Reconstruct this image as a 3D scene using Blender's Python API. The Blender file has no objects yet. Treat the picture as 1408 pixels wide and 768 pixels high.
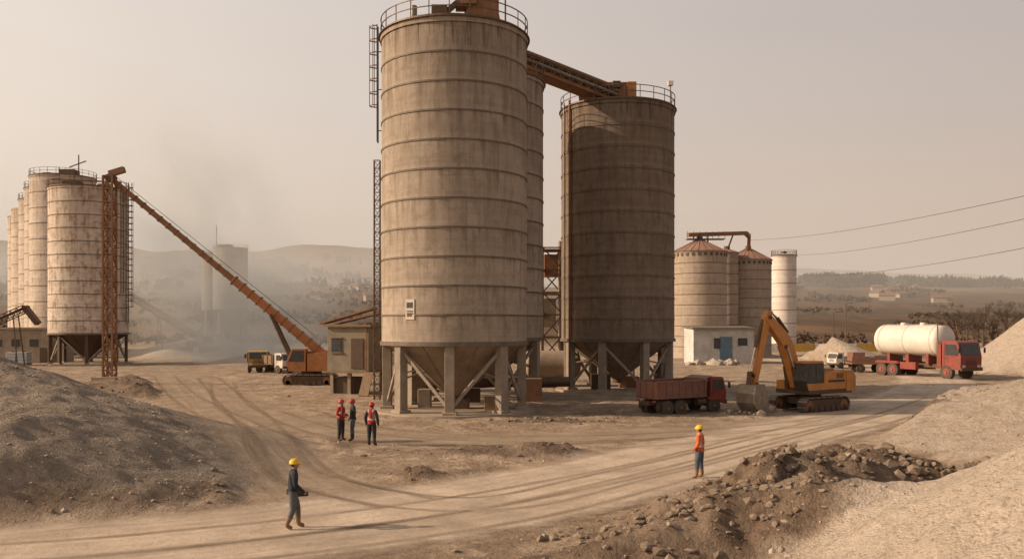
import bpy, bmesh, math, random
import numpy as np
from mathutils import Vector, Matrix
random.seed(7); rng=np.random.RandomState(11)
scene=bpy.context.scene
scene.view_settings.view_transform='Standard'
try: scene.view_settings.look='None'
except Exception: pass
scene.view_settings.exposure=0

# ------------------------------------------------------------------ materials
def nt(name):
    m=bpy.data.materials.new(name); m.use_nodes=True
    t=m.node_tree; t.nodes.clear(); return m,t
class N:
    def __init__(s,t): s.t=t
    def l(s,a,b): s.t.links.new(a,b)
    def math(s,op,a,b=None,clamp=False):
        x=s.t.nodes.new('ShaderNodeMath'); x.operation=op; x.use_clamp=clamp
        for i,v in enumerate((a,b)):
            if v is None: continue
            if isinstance(v,(int,float)): x.inputs[i].default_value=v
            else: s.l(v,x.inputs[i])
        return x.outputs[0]
    def ramp(s,v,a,b,c0=0.0,c1=1.0):
        x=s.t.nodes.new('ShaderNodeMapRange'); x.clamp=True
        s.l(v,x.inputs[0]); x.inputs[1].default_value=a; x.inputs[2].default_value=b
        x.inputs[3].default_value=c0; x.inputs[4].default_value=c1
        return x.outputs[0]
    def mix(s,f,a,b,mode='MIX'):
        x=s.t.nodes.new('ShaderNodeMix'); x.data_type='RGBA'; x.blend_type=mode
        if isinstance(f,(int,float)): x.inputs[0].default_value=f
        else: s.l(f,x.inputs[0])
        for i,v in ((6,a),(7,b)):
            if isinstance(v,(tuple,list)): x.inputs[i].default_value=(*v[:3],1)
            else: s.l(v,x.inputs[i])
        return x.outputs[2]
    def noise(s,vec,scale,detail=5,rough=.55,dist=0):
        x=s.t.nodes.new('ShaderNodeTexNoise'); x.inputs['Scale'].default_value=scale
        x.inputs['Detail'].default_value=detail; x.inputs['Roughness'].default_value=rough
        x.inputs['Distortion'].default_value=dist
        s.l(vec,x.inputs['Vector']); return x.outputs['Fac']
    def mapping(s,vec,sc):
        x=s.t.nodes.new('ShaderNodeMapping'); x.inputs['Scale'].default_value=sc
        s.l(vec,x.inputs['Vector']); return x.outputs[0]
    def out(s,col,rough=.85,metal=0.0,bump=None,bs=.4,bd=.02,spec=.3):
        p=s.t.nodes.new('ShaderNodeBsdfPrincipled'); o=s.t.nodes.new('ShaderNodeOutputMaterial')
        if isinstance(col,(tuple,list)): p.inputs['Base Color'].default_value=(*col[:3],1)
        else: s.l(col,p.inputs['Base Color'])
        if isinstance(rough,(int,float)): p.inputs['Roughness'].default_value=rough
        else: s.l(rough,p.inputs['Roughness'])
        p.inputs['Metallic'].default_value=metal
        p.inputs['Specular IOR Level'].default_value=spec
        if bump is not None:
            b=s.t.nodes.new('ShaderNodeBump'); b.inputs['Strength'].default_value=bs; b.inputs['Distance'].default_value=bd
            s.l(bump,b.inputs['Height']); s.l(b.outputs[0],p.inputs['Normal'])
        s.l(p.outputs[0],o.inputs[0]); return p

DUST=(.36,.27,.195)
def mat_simple(name,c1,c2=None,scale=3,rough=.8,metal=0,dust=.35,bump=.3):
    m,t=nt(name); k=N(t)
    tc=t.nodes.new('ShaderNodeTexCoord').outputs['Object']
    if c2 is None: c2=tuple(x*.6 for x in c1)
    a=k.noise(tc,scale,6,.65); b=k.noise(tc,scale*6,4,.6)
    col=k.mix(k.ramp(a,.35,.7),c1,c2)
    g=t.nodes.new('ShaderNodeNewGeometry')
    sep=t.nodes.new('ShaderNodeSeparateXYZ'); k.l(g.outputs['Normal'],sep.inputs[0])
    up=k.ramp(sep.outputs[2],-.2,1.0,.25,1.0)
    d=k.math('MULTIPLY',up,k.ramp(b,.35,.7)); d=k.math('MULTIPLY',d,dust*1.6,True)
    col=k.mix(d,col,DUST)
    k.out(col,k.ramp(b,.3,.7,max(.15,rough-.15),min(1,rough+.1)),metal,b,bump,.01)
    return m

def mat_silo(name,c1,c2,stain,r,seg,z0,npan=14,rust=0.0,rustcol=(.16,.06,.025),streak=.6,top_dark=.3,ztop=22):
    m,t=nt(name); k=N(t)
    tc=t.nodes.new('ShaderNodeTexCoord').outputs['Object']
    sp=t.nodes.new('ShaderNodeSeparateXYZ'); k.l(tc,sp.inputs[0])
    at=k.math('ARCTAN2',sp.outputs[0],k.math('MULTIPLY',sp.outputs[1],-1.0))
    u=k.math('MULTIPLY',at,npan/(2*math.pi))
    v=k.math('DIVIDE',k.math('SUBTRACT',sp.outputs[2],z0),seg)
    cb=t.nodes.new('ShaderNodeCombineXYZ'); k.l(u,cb.inputs[0]); k.l(v,cb.inputs[1])
    br=t.nodes.new('ShaderNodeTexBrick'); k.l(cb.outputs[0],br.inputs['Vector'])
    br.inputs['Scale'].default_value=1; br.inputs['Brick Width'].default_value=1; br.inputs['Row Height'].default_value=1
    br.inputs['Mortar Size'].default_value=.006; br.inputs['Mortar Smooth'].default_value=.4
    br.offset=0.0; br.inputs['Bias'].default_value=0
    br.inputs['Color1'].default_value=(.44,.44,.44,1); br.inputs['Color2'].default_value=(.56,.56,.56,1); br.inputs['Mortar'].default_value=(.34,.34,.34,1)
    base=k.mix(k.ramp(k.noise(tc,.35,6,.6),.35,.68),c1,c2)
    base=k.mix(.4,base,br.outputs['Color'],'OVERLAY')
    blot=k.noise(tc,1.3,8,.7,.5)
    base=k.mix(k.ramp(blot,.48,.70,0,.5),base,stain)
    lifts=k.noise(k.mapping(tc,(.15,.15,5.0)),1.0,3,.6)
    base=k.mix(k.ramp(lifts,.4,.75,0,.25),base,stain)
    cs=t.nodes.new('ShaderNodeCombineXYZ'); k.l(k.math('MULTIPLY',u,2.2),cs.inputs[0]); k.l(k.math('MULTIPLY',v,.18),cs.inputs[1])
    st=k.noise(cs.outputs[0],2.2,6,.65)
    fr=k.math('FRACT',v)
    under=k.ramp(fr,.45,1.0,0,1)
    s1=k.ramp(st,.47,.68)
    s2=k.math('MULTIPLY',s1,k.math('ADD',k.math('MULTIPLY',under,.55),.45))
    s2=k.math('MULTIPLY',s2,streak,True)
    base=k.mix(s2,base,stain)
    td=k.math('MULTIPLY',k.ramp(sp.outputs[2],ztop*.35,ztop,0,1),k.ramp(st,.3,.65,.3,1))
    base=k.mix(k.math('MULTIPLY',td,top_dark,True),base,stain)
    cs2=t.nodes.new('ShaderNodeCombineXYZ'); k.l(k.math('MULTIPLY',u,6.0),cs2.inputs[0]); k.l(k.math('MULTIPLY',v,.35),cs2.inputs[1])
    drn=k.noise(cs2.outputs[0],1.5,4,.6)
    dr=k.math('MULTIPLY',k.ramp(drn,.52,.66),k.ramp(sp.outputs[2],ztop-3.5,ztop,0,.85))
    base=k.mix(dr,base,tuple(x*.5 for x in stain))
    base=k.mix(k.math('MULTIPLY',k.ramp(fr,.0,.22,1,0),k.ramp(drn,.35,.65,0,.45)),base,tuple(min(1,x*1.25) for x in c1))
    fine=k.noise(tc,9,8,.7)
    base=k.mix(.55,base,k.mix(fine,(.32,.32,.32),(.68,.68,.68)),'OVERLAY')
    if rust>0:
        r1=k.noise(tc,.9,10,.74,.4)
        rr=k.math('ADD',r1,k.math('MULTIPLY',k.math('SUBTRACT',st,.5),.5))
        rm=k.ramp(rr,.64-rust*.12,.74-rust*.08)
        rc=k.mix(fine,rustcol,(.28,.16,.10))
        base=k.mix(k.math('MULTIPLY',rm,.75),base,rc)
        ul=k.math('MULTIPLY',k.ramp(fr,.9,1.0),k.ramp(k.noise(tc,.7,5,.7),.48,.62))
        base=k.mix(k.math('MULTIPLY',ul,.5),base,rc)
    h=k.math('ADD',k.math('MULTIPLY',fine,.5),k.math('MULTIPLY',lifts,.6))
    k.out(base,.92,0,h,.4,.04,.15)
    return m

def mat_ground():
    m,t=nt('ground_dirt'); k=N(t)
    g=t.nodes.new('ShaderNodeNewGeometry'); P=g.outputs['Position']
    a=t.nodes.new('ShaderNodeAttribute'); a.attribute_name='gmask'
    sp=t.nodes.new('ShaderNodeSeparateColor'); k.l(a.outputs['Color'],sp.inputs[0])
    R,G,B=sp.outputs[0],sp.outputs[1],sp.outputs[2]; AL=a.outputs['Alpha']
    n0=k.noise(P,.06,6,.6); n1=k.noise(P,.5,7,.62,.5); n2=k.noise(P,4.0,8,.68); n3=k.noise(P,22,4,.7); n4=k.noise(P,1.6,6,.7,.3)
    c=k.mix(k.ramp(n0,.35,.65),(.50,.38,.28),(.41,.305,.215))
    c=k.mix(k.ramp(n1,.38,.60,0,.95),c,(.27,.19,.13))
    c=k.mix(k.ramp(n4,.48,.62,0,.7),c,(.21,.15,.10))
    c=k.mix(k.ramp(n2,.5,.70,0,.65),c,(.19,.135,.09))
    vo=t.nodes.new('ShaderNodeTexVoronoi'); vo.inputs['Scale'].default_value=13; k.l(P,vo.inputs['Vector'])
    cp=k.mix(k.ramp(n1,.3,.7),(.53,.435,.345),(.45,.36,.28))
    cp=k.mix(AL,(.27,.21,.16),cp)
    sp2=t.nodes.new('ShaderNodeSeparateColor'); k.l(vo.outputs['Color'],sp2.inputs[0])
    cp=k.mix(k.ramp(sp2.outputs[0],.72,.9,0,.3),cp,(.52,.45,.38))
    cp=k.mix(k.ramp(sp2.outputs[1],.78,.97,0,.4),cp,(.18,.14,.105))
    dkf=k.ramp(AL,.3,1.0,1,.35)
    cp=k.mix(k.math('MULTIPLY',k.ramp(n4,.45,.65,0,.5),dkf),cp,(.21,.16,.12))
    cp=k.mix(k.math('MULTIPLY',k.ramp(n2,.48,.7,0,.6),dkf),cp,(.18,.135,.10))
    c=k.mix(R,c,cp)
    cd=k.mix(k.ramp(n2,.35,.7),(.20,.14,.098),(.085,.058,.04))
    cd=k.mix(k.ramp(n1,.42,.66,0,.75),cd,(.31,.23,.165))
    gm=k.math('MULTIPLY',G,k.ramp(k.math('ADD',G,n2),.65,1.05),True)
    c=k.mix(gm,c,cd)
    f1=k.noise(P,.012,7,.6,.8); f2=k.noise(k.mapping(P,(1,.35,1)),.05,6,.65)
    cf=k.mix(k.ramp(f1,.38,.62),(.19,.12,.073),(.10,.068,.043))
    cf=k.mix(k.ramp(f2,.5,.62,0,.7),cf,(.07,.048,.031))
    cf=k.mix(k.ramp(f2,.28,.4,.6,0),cf,(.26,.175,.112))
    c=k.mix(B,c,cf)
    fine=k.mix(n3,(.25,.25,.25),(.75,.75,.75))
    c=k.mix(.6,c,fine,'OVERLAY')
    vb=k.ramp(vo.outputs['Distance'],0,.5,1,0)
    h=k.math('ADD',k.math('MULTIPLY',n2,1.4),k.math('MULTIPLY',n3,.4))
    h=k.math('ADD',h,k.math('MULTIPLY',vb,k.math('MULTIPLY',R,.25)))
    h=k.math('ADD',h,k.math('MULTIPLY',n4,1.6))
    k.out(c,.97,0,h,.9,.11,.1)
    return m

def mat_road(name,c1,c2,rut,alpha=1.0,edge=.12,amin=.55,sc=14):
    m,t=nt(name); k=N(t)
    uv=t.nodes.new('ShaderNodeTexCoord').outputs['UV']
    g=t.nodes.new('ShaderNodeNewGeometry'); P=g.outputs['Position']
    sp=t.nodes.new('ShaderNodeSeparateXYZ'); k.l(uv,sp.inputs[0])
    u=sp.outputs[0]
    st=k.noise(k.mapping(uv,(sc,.05,1)),1.0,6,.6,.15)
    st2=k.noise(k.mapping(uv,(sc*3,.25,1)),1.0,4,.6)
    n1=k.noise(P,.6,7,.62); n2=k.noise(P,6,7,.7); n3=k.noise(P,30,3,.7)
    c=k.mix(k.ramp(n1,.35,.65),c1,c2)
    c=k.mix(k.ramp(st,.45,.65,0,.45),c,rut)
    c=k.mix(k.ramp(st2,.5,.7,0,.35),c,rut)
    c=k.mix(k.ramp(n2,.5,.72,0,.5),c,rut)
    c=k.mix(.5,c,k.mix(n3,(.28,.28,.28),(.72,.72,.72)),'OVERLAY')
    e=k.math('MINIMUM',u,k.math('SUBTRACT',1.0,u))
    en=k.math('ADD',e,k.math('MULTIPLY',k.math('SUBTRACT',k.noise(P,.9,7,.7),.5),edge*1.6))
    al=k.ramp(en,0.02,edge+.02,0,alpha)
    al=k.math('MULTIPLY',al,k.ramp(k.noise(P,.35,6,.65),.3,.6,amin,1.0),True)
    h=k.math('ADD',k.math('MULTIPLY',st,1.3),k.math('ADD',k.math('MULTIPLY',n2,.9),k.math('MULTIPLY',n3,.25)))
    p=k.out(c,.97,0,h,.7,.06,.1)
    o=[x for x in t.nodes if x.type=='OUTPUT_MATERIAL'][0]
    tr=t.nodes.new('ShaderNodeBsdfTransparent'); mx=t.nodes.new('ShaderNodeMixShader')
    k.l(al,mx.inputs[0]); k.l(tr.outputs[0],mx.inputs[1]); k.l(p.outputs[0],mx.inputs[2]); k.l(mx.outputs[0],o.inputs[0])
    return m

M={}
def ms(n,*a,**k): M[n]=mat_simple(n,*a,**k); return M[n]
ms('concrete_leg',(.31,.255,.20),(.20,.16,.12),1.5,.9)
ms('concrete_pad',(.34,.27,.20),(.22,.165,.12),1.2,.95,dust=.6)
ms('hopper_steel',(.30,.235,.18),(.19,.14,.10),1.0,.8)
ms('brace_steel',(.34,.29,.24),(.20,.15,.11),2,.7,.2)
ms('dark_steel',(.07,.05,.038),(.12,.065,.035),3,.65,.4,.25)
ms('rail_steel',(.15,.10,.07),(.09,.055,.035),4,.6,.4,.15)
ms('band_steel',(.17,.135,.105),(.11,.08,.06),2,.75,.2,.2)
ms('orange_paint',(.42,.155,.045),(.24,.095,.035),2,.6,0,.35)
ms('rust_orange',(.26,.12,.05),(.14,.065,.035),2.5,.75,.1,.35)
ms('excavator_orange',(.52,.21,.045),(.34,.14,.035),2,.5,0,.35)
ms('red_paint',(.26,.03,.022),(.15,.028,.02),2,.55,0,.4)
ms('maroon_paint',(.19,.075,.055),(.13,.055,.042),2,.7,0,.6)
ms('yellow_paint',(.50,.30,.05),(.32,.19,.04),2,.5,0,.35)
ms('white_paint',(.68,.62,.55),(.52,.45,.38),1.2,.5,0,.3)
ms('tank_white',(.72,.66,.59),(.60,.52,.44),.8,.45,0,.25)
ms('tyre',(.028,.025,.022),(.045,.037,.03),6,.9,0,.55)
ms('black_part',(.02,.018,.016),(.035,.028,.022),4,.6,0,.35)
ms('steel_bare',(.27,.235,.20),(.14,.115,.095),3,.55,.6,.35)
ms('chrome_rod',(.5,.48,.45),(.4,.38,.35),3,.25,.9,.1)
ms('glass_dark',(.03,.035,.04),(.045,.05,.055),2,.12,0,.25,bump=.02)
ms('cabin_wall',(.25,.21,.15),(.16,.13,.095),1.2,.85)
ms('plaster_wall',(.42,.34,.27),(.32,.25,.19),.5,.9)
ms('roof_tile',(.20,.105,.07),(.14,.08,.055),.8,.85)
ms('roof_rust',(.27,.14,.10),(.18,.085,.06),.7,.8)
ms('corrugated_white',(.60,.60,.57),(.42,.39,.35),.8,.6)
ms('blue_door',(.09,.17,.25),(.07,.12,.17),1.5,.6)
ms('rock_pale',(.42,.35,.28),(.28,.225,.175),1.5,.95,0,.3,bump=.8)
ms('rock_brown',(.21,.155,.11),(.12,.085,.062),1.5,.95,0,.35,bump=.8)
ms('bark',(.10,.07,.05),(.06,.042,.03),3,.95,0,.1)
ms('foliage_dark',(.05,.036,.023),(.03,.024,.016),.05,.95,0,.0)
ms('scrub_brown',(.11,.074,.047),(.075,.05,.033),.05,.95,0,.0)
ms('skin',(.36,.19,.12),(.30,.15,.10),8,.6,0,.05)
ms('cloth_navy',(.018,.024,.04),(.012,.016,.026),8,.95,0,.12)
ms('cloth_denim',(.085,.10,.135),(.05,.062,.09),8,.95,0,.25)
ms('cloth_grey',(.11,.115,.12),(.07,.075,.08),8,.95,0,.25)
ms('cloth_dark',(.03,.028,.03),(.02,.02,.022),8,.95,0,.12)
ms('vest_orange',(.62,.12,.035),(.48,.09,.03),8,.85,0,.12)
ms('vest_red',(.36,.022,.02),(.26,.018,.018),8,.85,0,.08)
ms('reflective',(.45,.42,.36),(.4,.38,.33),8,.5,0,.1)
ms('boot_tan',(.26,.15,.075),(.18,.10,.05),9,.85,0,.4)
ms('boot_black',(.03,.025,.02),(.02,.018,.015),9,.8,0,.4)
ms('helmet_yellow',(.78,.50,.03),(.68,.42,.03),5,.35,0,.08)
ms('helmet_red',(.48,.025,.02),(.40,.02,.018),5,.35,0,.08)
ms('eye_mouth',(.05,.025,.02),None,5,.6,0,0)
ms('sign_plate',(.55,.48,.40),(.42,.36,.29),5,.6,0,.2)
ms('wood',(.25,.16,.09),(.15,.095,.055),4,.85)
ms('tarp_blue',(.35,.42,.46),(.5,.5,.48),2,.6)

# ------------------------------------------------------------------ mesh builder
class MB:
    def __init__(s): s.v=[];s.f=[];s.m=[];s.s=[];s.mats=[]
    def mi(s,m):
        if isinstance(m,str): m=M[m]
        if m not in s.mats: s.mats.append(m)
        return s.mats.index(m)
    def add(s,vs,fs,mat,smooth=False):
        o=len(s.v); i=s.mi(mat); s.v.extend([tuple(v) for v in vs])
        for f in fs: s.f.append(tuple(a+o for a in f)); s.m.append(i); s.s.append(smooth)
    def box(s,c,size,mat,R=None):
        x,y,z=[a/2 for a in size]; c=Vector(c)
        vs=[Vector(p) for p in((-x,-y,-z),(x,-y,-z),(x,y,-z),(-x,y,-z),(-x,-y,z),(x,-y,z),(x,y,z),(-x,y,z))]
        if R is not None: vs=[R@v for v in vs]
        s.add([c+v for v in vs],[(0,3,2,1),(4,5,6,7),(0,1,5,4),(1,2,6,5),(2,3,7,6),(3,0,4,7)],mat)
    def frame(s,p1,p2):
        p1=Vector(p1);p2=Vector(p2);d=(p2-p1); L=d.length; d.normalize()
        up=Vector((0,0,1)) if abs(d.z)<.95 else Vector((1,0,0))
        a=up.cross(d).normalized(); b=d.cross(a).normalized(); return p1,p2,d,a,b,L
    def beam(s,p1,p2,w,h,mat,w2=None,h2=None):
        p1,p2,d,a,b,L=s.frame(p1,p2); w2=w2 or w; h2=h2 or h; vs=[]
        for p,ww,hh in((p1,w,h),(p2,w2,h2)):
            for i,j in((-1,-1),(1,-1),(1,1),(-1,1)): vs.append(p+a*i*ww/2+b*j*hh/2)
        s.add(vs,[(0,3,2,1),(4,5,6,7),(0,1,5,4),(1,2,6,5),(2,3,7,6),(3,0,4,7)],mat)
    def cyl(s,p1,p2,r1,r2,mat,n=12,caps=True,smooth=True):
        p1,p2,d,a,b,L=s.frame(p1,p2); A=[];B=[]
        for i in range(n):
            t=2*math.pi*i/n; q=a*math.cos(t)+b*math.sin(t); A.append(p1+q*r1);B.append(p2+q*r2)
        s.add(A+B,[(i,(i+1)%n,n+(i+1)%n,n+i) for i in range(n)],mat,smooth)
        if caps:
            if r1>0: s.add(A,[tuple(range(n-1,-1,-1))],mat)
            if r2>0: s.add(B,[tuple(range(n))],mat)
    def ring(s,c,ri,ro,z0,z1,mat,n=64):
        vs=[]
        for i in range(n):
            t=2*math.pi*i/n; ct,st=math.cos(t),math.sin(t)
            for r,z in((ri,z0),(ro,z0),(ro,z1),(ri,z1)): vs.append((c[0]+r*ct,c[1]+r*st,z))
        fs=[]
        for i in range(n):
            j=(i+1)%n
            for q in range(4):
                w=(q+1)%4; fs.append((i*4+q,j*4+q,j*4+w,i*4+w))
        s.add(vs,fs,mat,False)
    def prism(s,pts,y0,y1,mat):
        n=len(pts); vs=[(p[0],y0,p[1]) for p in pts]+[(p[0],y1,p[1]) for p in pts]
        s.add(vs,[tuple(range(n)),tuple(range(2*n-1,n-1,-1))]+[(i,i+n,(i+1)%n+n,(i+1)%n) for i in range(n)],mat)
    def sphere(s,c,r,mat,nu=16,nv=10,v0=0.0,v1=1.0,jit=0,R=None):
        c=Vector(c); vs=[]
        for j in range(nv+1):
            ph=math.pi*(v0+(v1-v0)*j/nv)
            for i in range(nu):
                th=2*math.pi*i/nu; q=1+random.uniform(-jit,jit)
                p=Vector((r[0]*math.sin(ph)*math.cos(th)*q,r[1]*math.sin(ph)*math.sin(th)*q,r[2]*math.cos(ph)*q))
                if R is not None: p=R@p
                vs.append(c+p)
        fs=[(j*nu+i,j*nu+(i+1)%nu,(j+1)*nu+(i+1)%nu,(j+1)*nu+i) for j in range(nv) for i in range(nu)]
        s.add(vs,fs,mat,jit==0)
    def build(s,name,parent=None,loc=(0,0,0),yaw=0,bevel=0,scale=1,recalc=True):
        me=bpy.data.meshes.new(name); me.from_pydata(s.v,[],s.f)
        for m in s.mats: me.materials.append(m)
        me.polygons.foreach_set('material_index',s.m); me.polygons.foreach_set('use_smooth',s.s)
        me.update()
        if recalc:
            bm=bmesh.new(); bm.from_mesh(me); bmesh.ops.recalc_face_normals(bm,faces=bm.faces); bm.to_mesh(me); bm.free()
        ob=bpy.data.objects.new(name,me); scene.collection.objects.link(ob)
        if parent: ob.parent=parent
        ob.location=loc; ob.rotation_euler=(0,0,yaw); ob.scale=(scale,)*3
        if bevel:
            b=ob.modifiers.new('bevel','BEVEL'); b.width=bevel; b.segments=2; b.limit_method='ANGLE'; b.angle_limit=math.radians(35)
        return ob
def empty(name,loc=(0,0,0),yaw=0):
    e=bpy.data.objects.new(name,None); scene.collection.objects.link(e); e.location=loc; e.rotation_euler=(0,0,yaw); return e

# ------------------------------------------------------------------ terrain function
def _h(ix,iy,seed):
    n=(ix.astype(np.int64)*374761393+iy.astype(np.int64)*668265263+seed*1442695041)&0x7fffffff
    n=((n^(n>>13))*1274126177)&0x7fffffff
    n=n^(n>>16); return (n&0xffffff)/float(0xffffff)
def vn(x,y,seed=0):
    xi=np.floor(x);yi=np.floor(y);fx=x-xi;fy=y-yi
    fx=fx*fx*fx*(fx*(fx*6-15)+10);fy=fy*fy*fy*(fy*(fy*6-15)+10)
    a=_h(xi,yi,seed);b=_h(xi+1,yi,seed);c=_h(xi,yi+1,seed);d=_h(xi+1,yi+1,seed)
    return (a+(b-a)*fx)*(1-fy)+(c+(d-c)*fx)*fy
def fbm(x,y,o=4,seed=0,g=.5):
    s=0;a=1;t=0
    for i in range(o):
        s=s+a*vn(x,y,seed+i*17);t+=a;a*=g;x=x*2.03+11.3;y=y*2.03+5.7
    return s/t-.5
def ss(a,b,x):
    t=np.clip((x-a)/(b-a),0,1); return t*t*(3-2*t)
def catmull(pts,step=.5):
    P=[np.array(p,float) for p in pts]; P=[2*P[0]-P[1]]+P+[2*P[-1]-P[-2]]; out=[]
    for i in range(1,len(P)-2):
        n=max(2,int(np.linalg.norm(P[i+1]-P[i])/step))
        for k in range(n):
            t=k/n
            out.append(.5*((2*P[i])+(-P[i-1]+P[i+1])*t+(2*P[i-1]-5*P[i]+4*P[i+1]-P[i+2])*t*t+(-P[i-1]+3*P[i]-3*P[i+1]+P[i+2])*t**3))
    out.append(P[-2]); return np.array(out)
ROADS={
 'main':([(-34,12.5),(-20,15.8),(-9.5,19.6),(-2.2,24.2),(4.5,31),(11.5,39.5),(20,50),(29,62),(37,76),(42.5,92),(43,112),(36,138),(22,170)],7.0),
 'left':([(-48,128),(-42,105),(-33,86),(-24,66),(-17,50),(-12.2,40),(-8.5,32),(-5.0,25.6)],5.0),
 'mid':([(-30,80),(-20,60),(-12,46),(-3,40),(6,41),(14,45),(24,56)],5.5),
}
ROADC={k:(catmull(v[0],.6),v[1]) for k,v in ROADS.items()}
def pdist(x,y,C):
    sh=x.shape; x=x.ravel();y=y.ravel(); d=np.full(x.shape,1e9)
    x0,x1,y0,y1=C[:,0].min()-8,C[:,0].max()+8,C[:,1].min()-8,C[:,1].max()+8
    idx=np.where((x>x0)&(x<x1)&(y>y0)&(y<y1))[0]
    Cs=C[::6] if len(C)>12 else C
    Cs=np.vstack([Cs,C[-1:]])
    A=Cs[:-1];B=Cs[1:];D=B-A;L=(D**2).sum(1)+1e-9
    if len(idx):
        X_=x[idx];Y_=y[idx]; best=np.full(len(idx),1e18)
        for a,dd,l in zip(A,D,L):
            px=X_-a[0];py=Y_-a[1]; t=np.clip((px*dd[0]+py*dd[1])/l,0,1)
            px-=t*dd[0];py-=t*dd[1]; best=np.minimum(best,px*px+py*py)
        d[idx]=np.sqrt(best)
    return d.reshape(sh)
PILES=[(-20.0,32.5,13.2,4.3,1.3,1),(-14.8,25.3,7.6,1.5,1.2,2),
 (29.3,36.0,14.8,4.8,1.02,3),(13.0,12.2,9.4,6.3,1.0,4),(61.5,97,11.5,9.5,1.1,5),
 (45,125,9.5,4.0,1.1,6),(37,133,6,2.4,1.1,7),(-45,150,10,2.6,1.1,8),(-66,190,14,3.5,1.1,9),(-36,120,7,1.4,1.1,10),
 (80,122,14,7,1.1,12),(-55,140,6,2.0,1.1,13)]
MOUNDS=[(1.2,34.8,4.6,.75,.36),(-3.0,29.3,2.2,.42,.3),(0.1,28.6,.7,.35,.2),
 (5.9,20.7,2.1,1.5,1.15),(7.8,21.8,1.9,1.3,.85),(4.2,18.7,2.3,1.2,.6),(2.4,17.5,2.4,.9,.38),(6.4,18.3,2.0,1.2,.7),(9.2,21.2,1.6,1.0,.5),(3.4,20.6,1.4,.8,.3),
 (9.0,25.0,1.7,1.0,.8),(10.4,24.6,1.4,.8,.6),(11.6,24.3,1.2,.6,.5),(8.6,23.3,1.5,.9,.5),(12.8,23.9,1.6,.6,.5),(14.2,23.6,1.4,.6,.45),(12.6,27.0,2.0,.8,.3),(9.8,28.2,2.4,.5,.25),
 (-10.6,21.9,3.0,.45,.3),(-8.3,27.5,.5,2.4,.3),(-13,20.2,2.5,.4,.22),
 (-30,68,5,2,.7),(-27,64,3.5,1.0,.4),(-33,76,4,1.5,.6),(14.6,50.6,1.9,.9,.35),(16.6,51.0,1.5,.8,.25),(6,50,2.2,.7,.25),
 (2.0,46.5,2.5,.5,.2),(-9.6,46,1.6,.5,.2),(28,49.5,2.5,1.2,.3),(21,41.5,2.5,.6,.25)]
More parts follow.
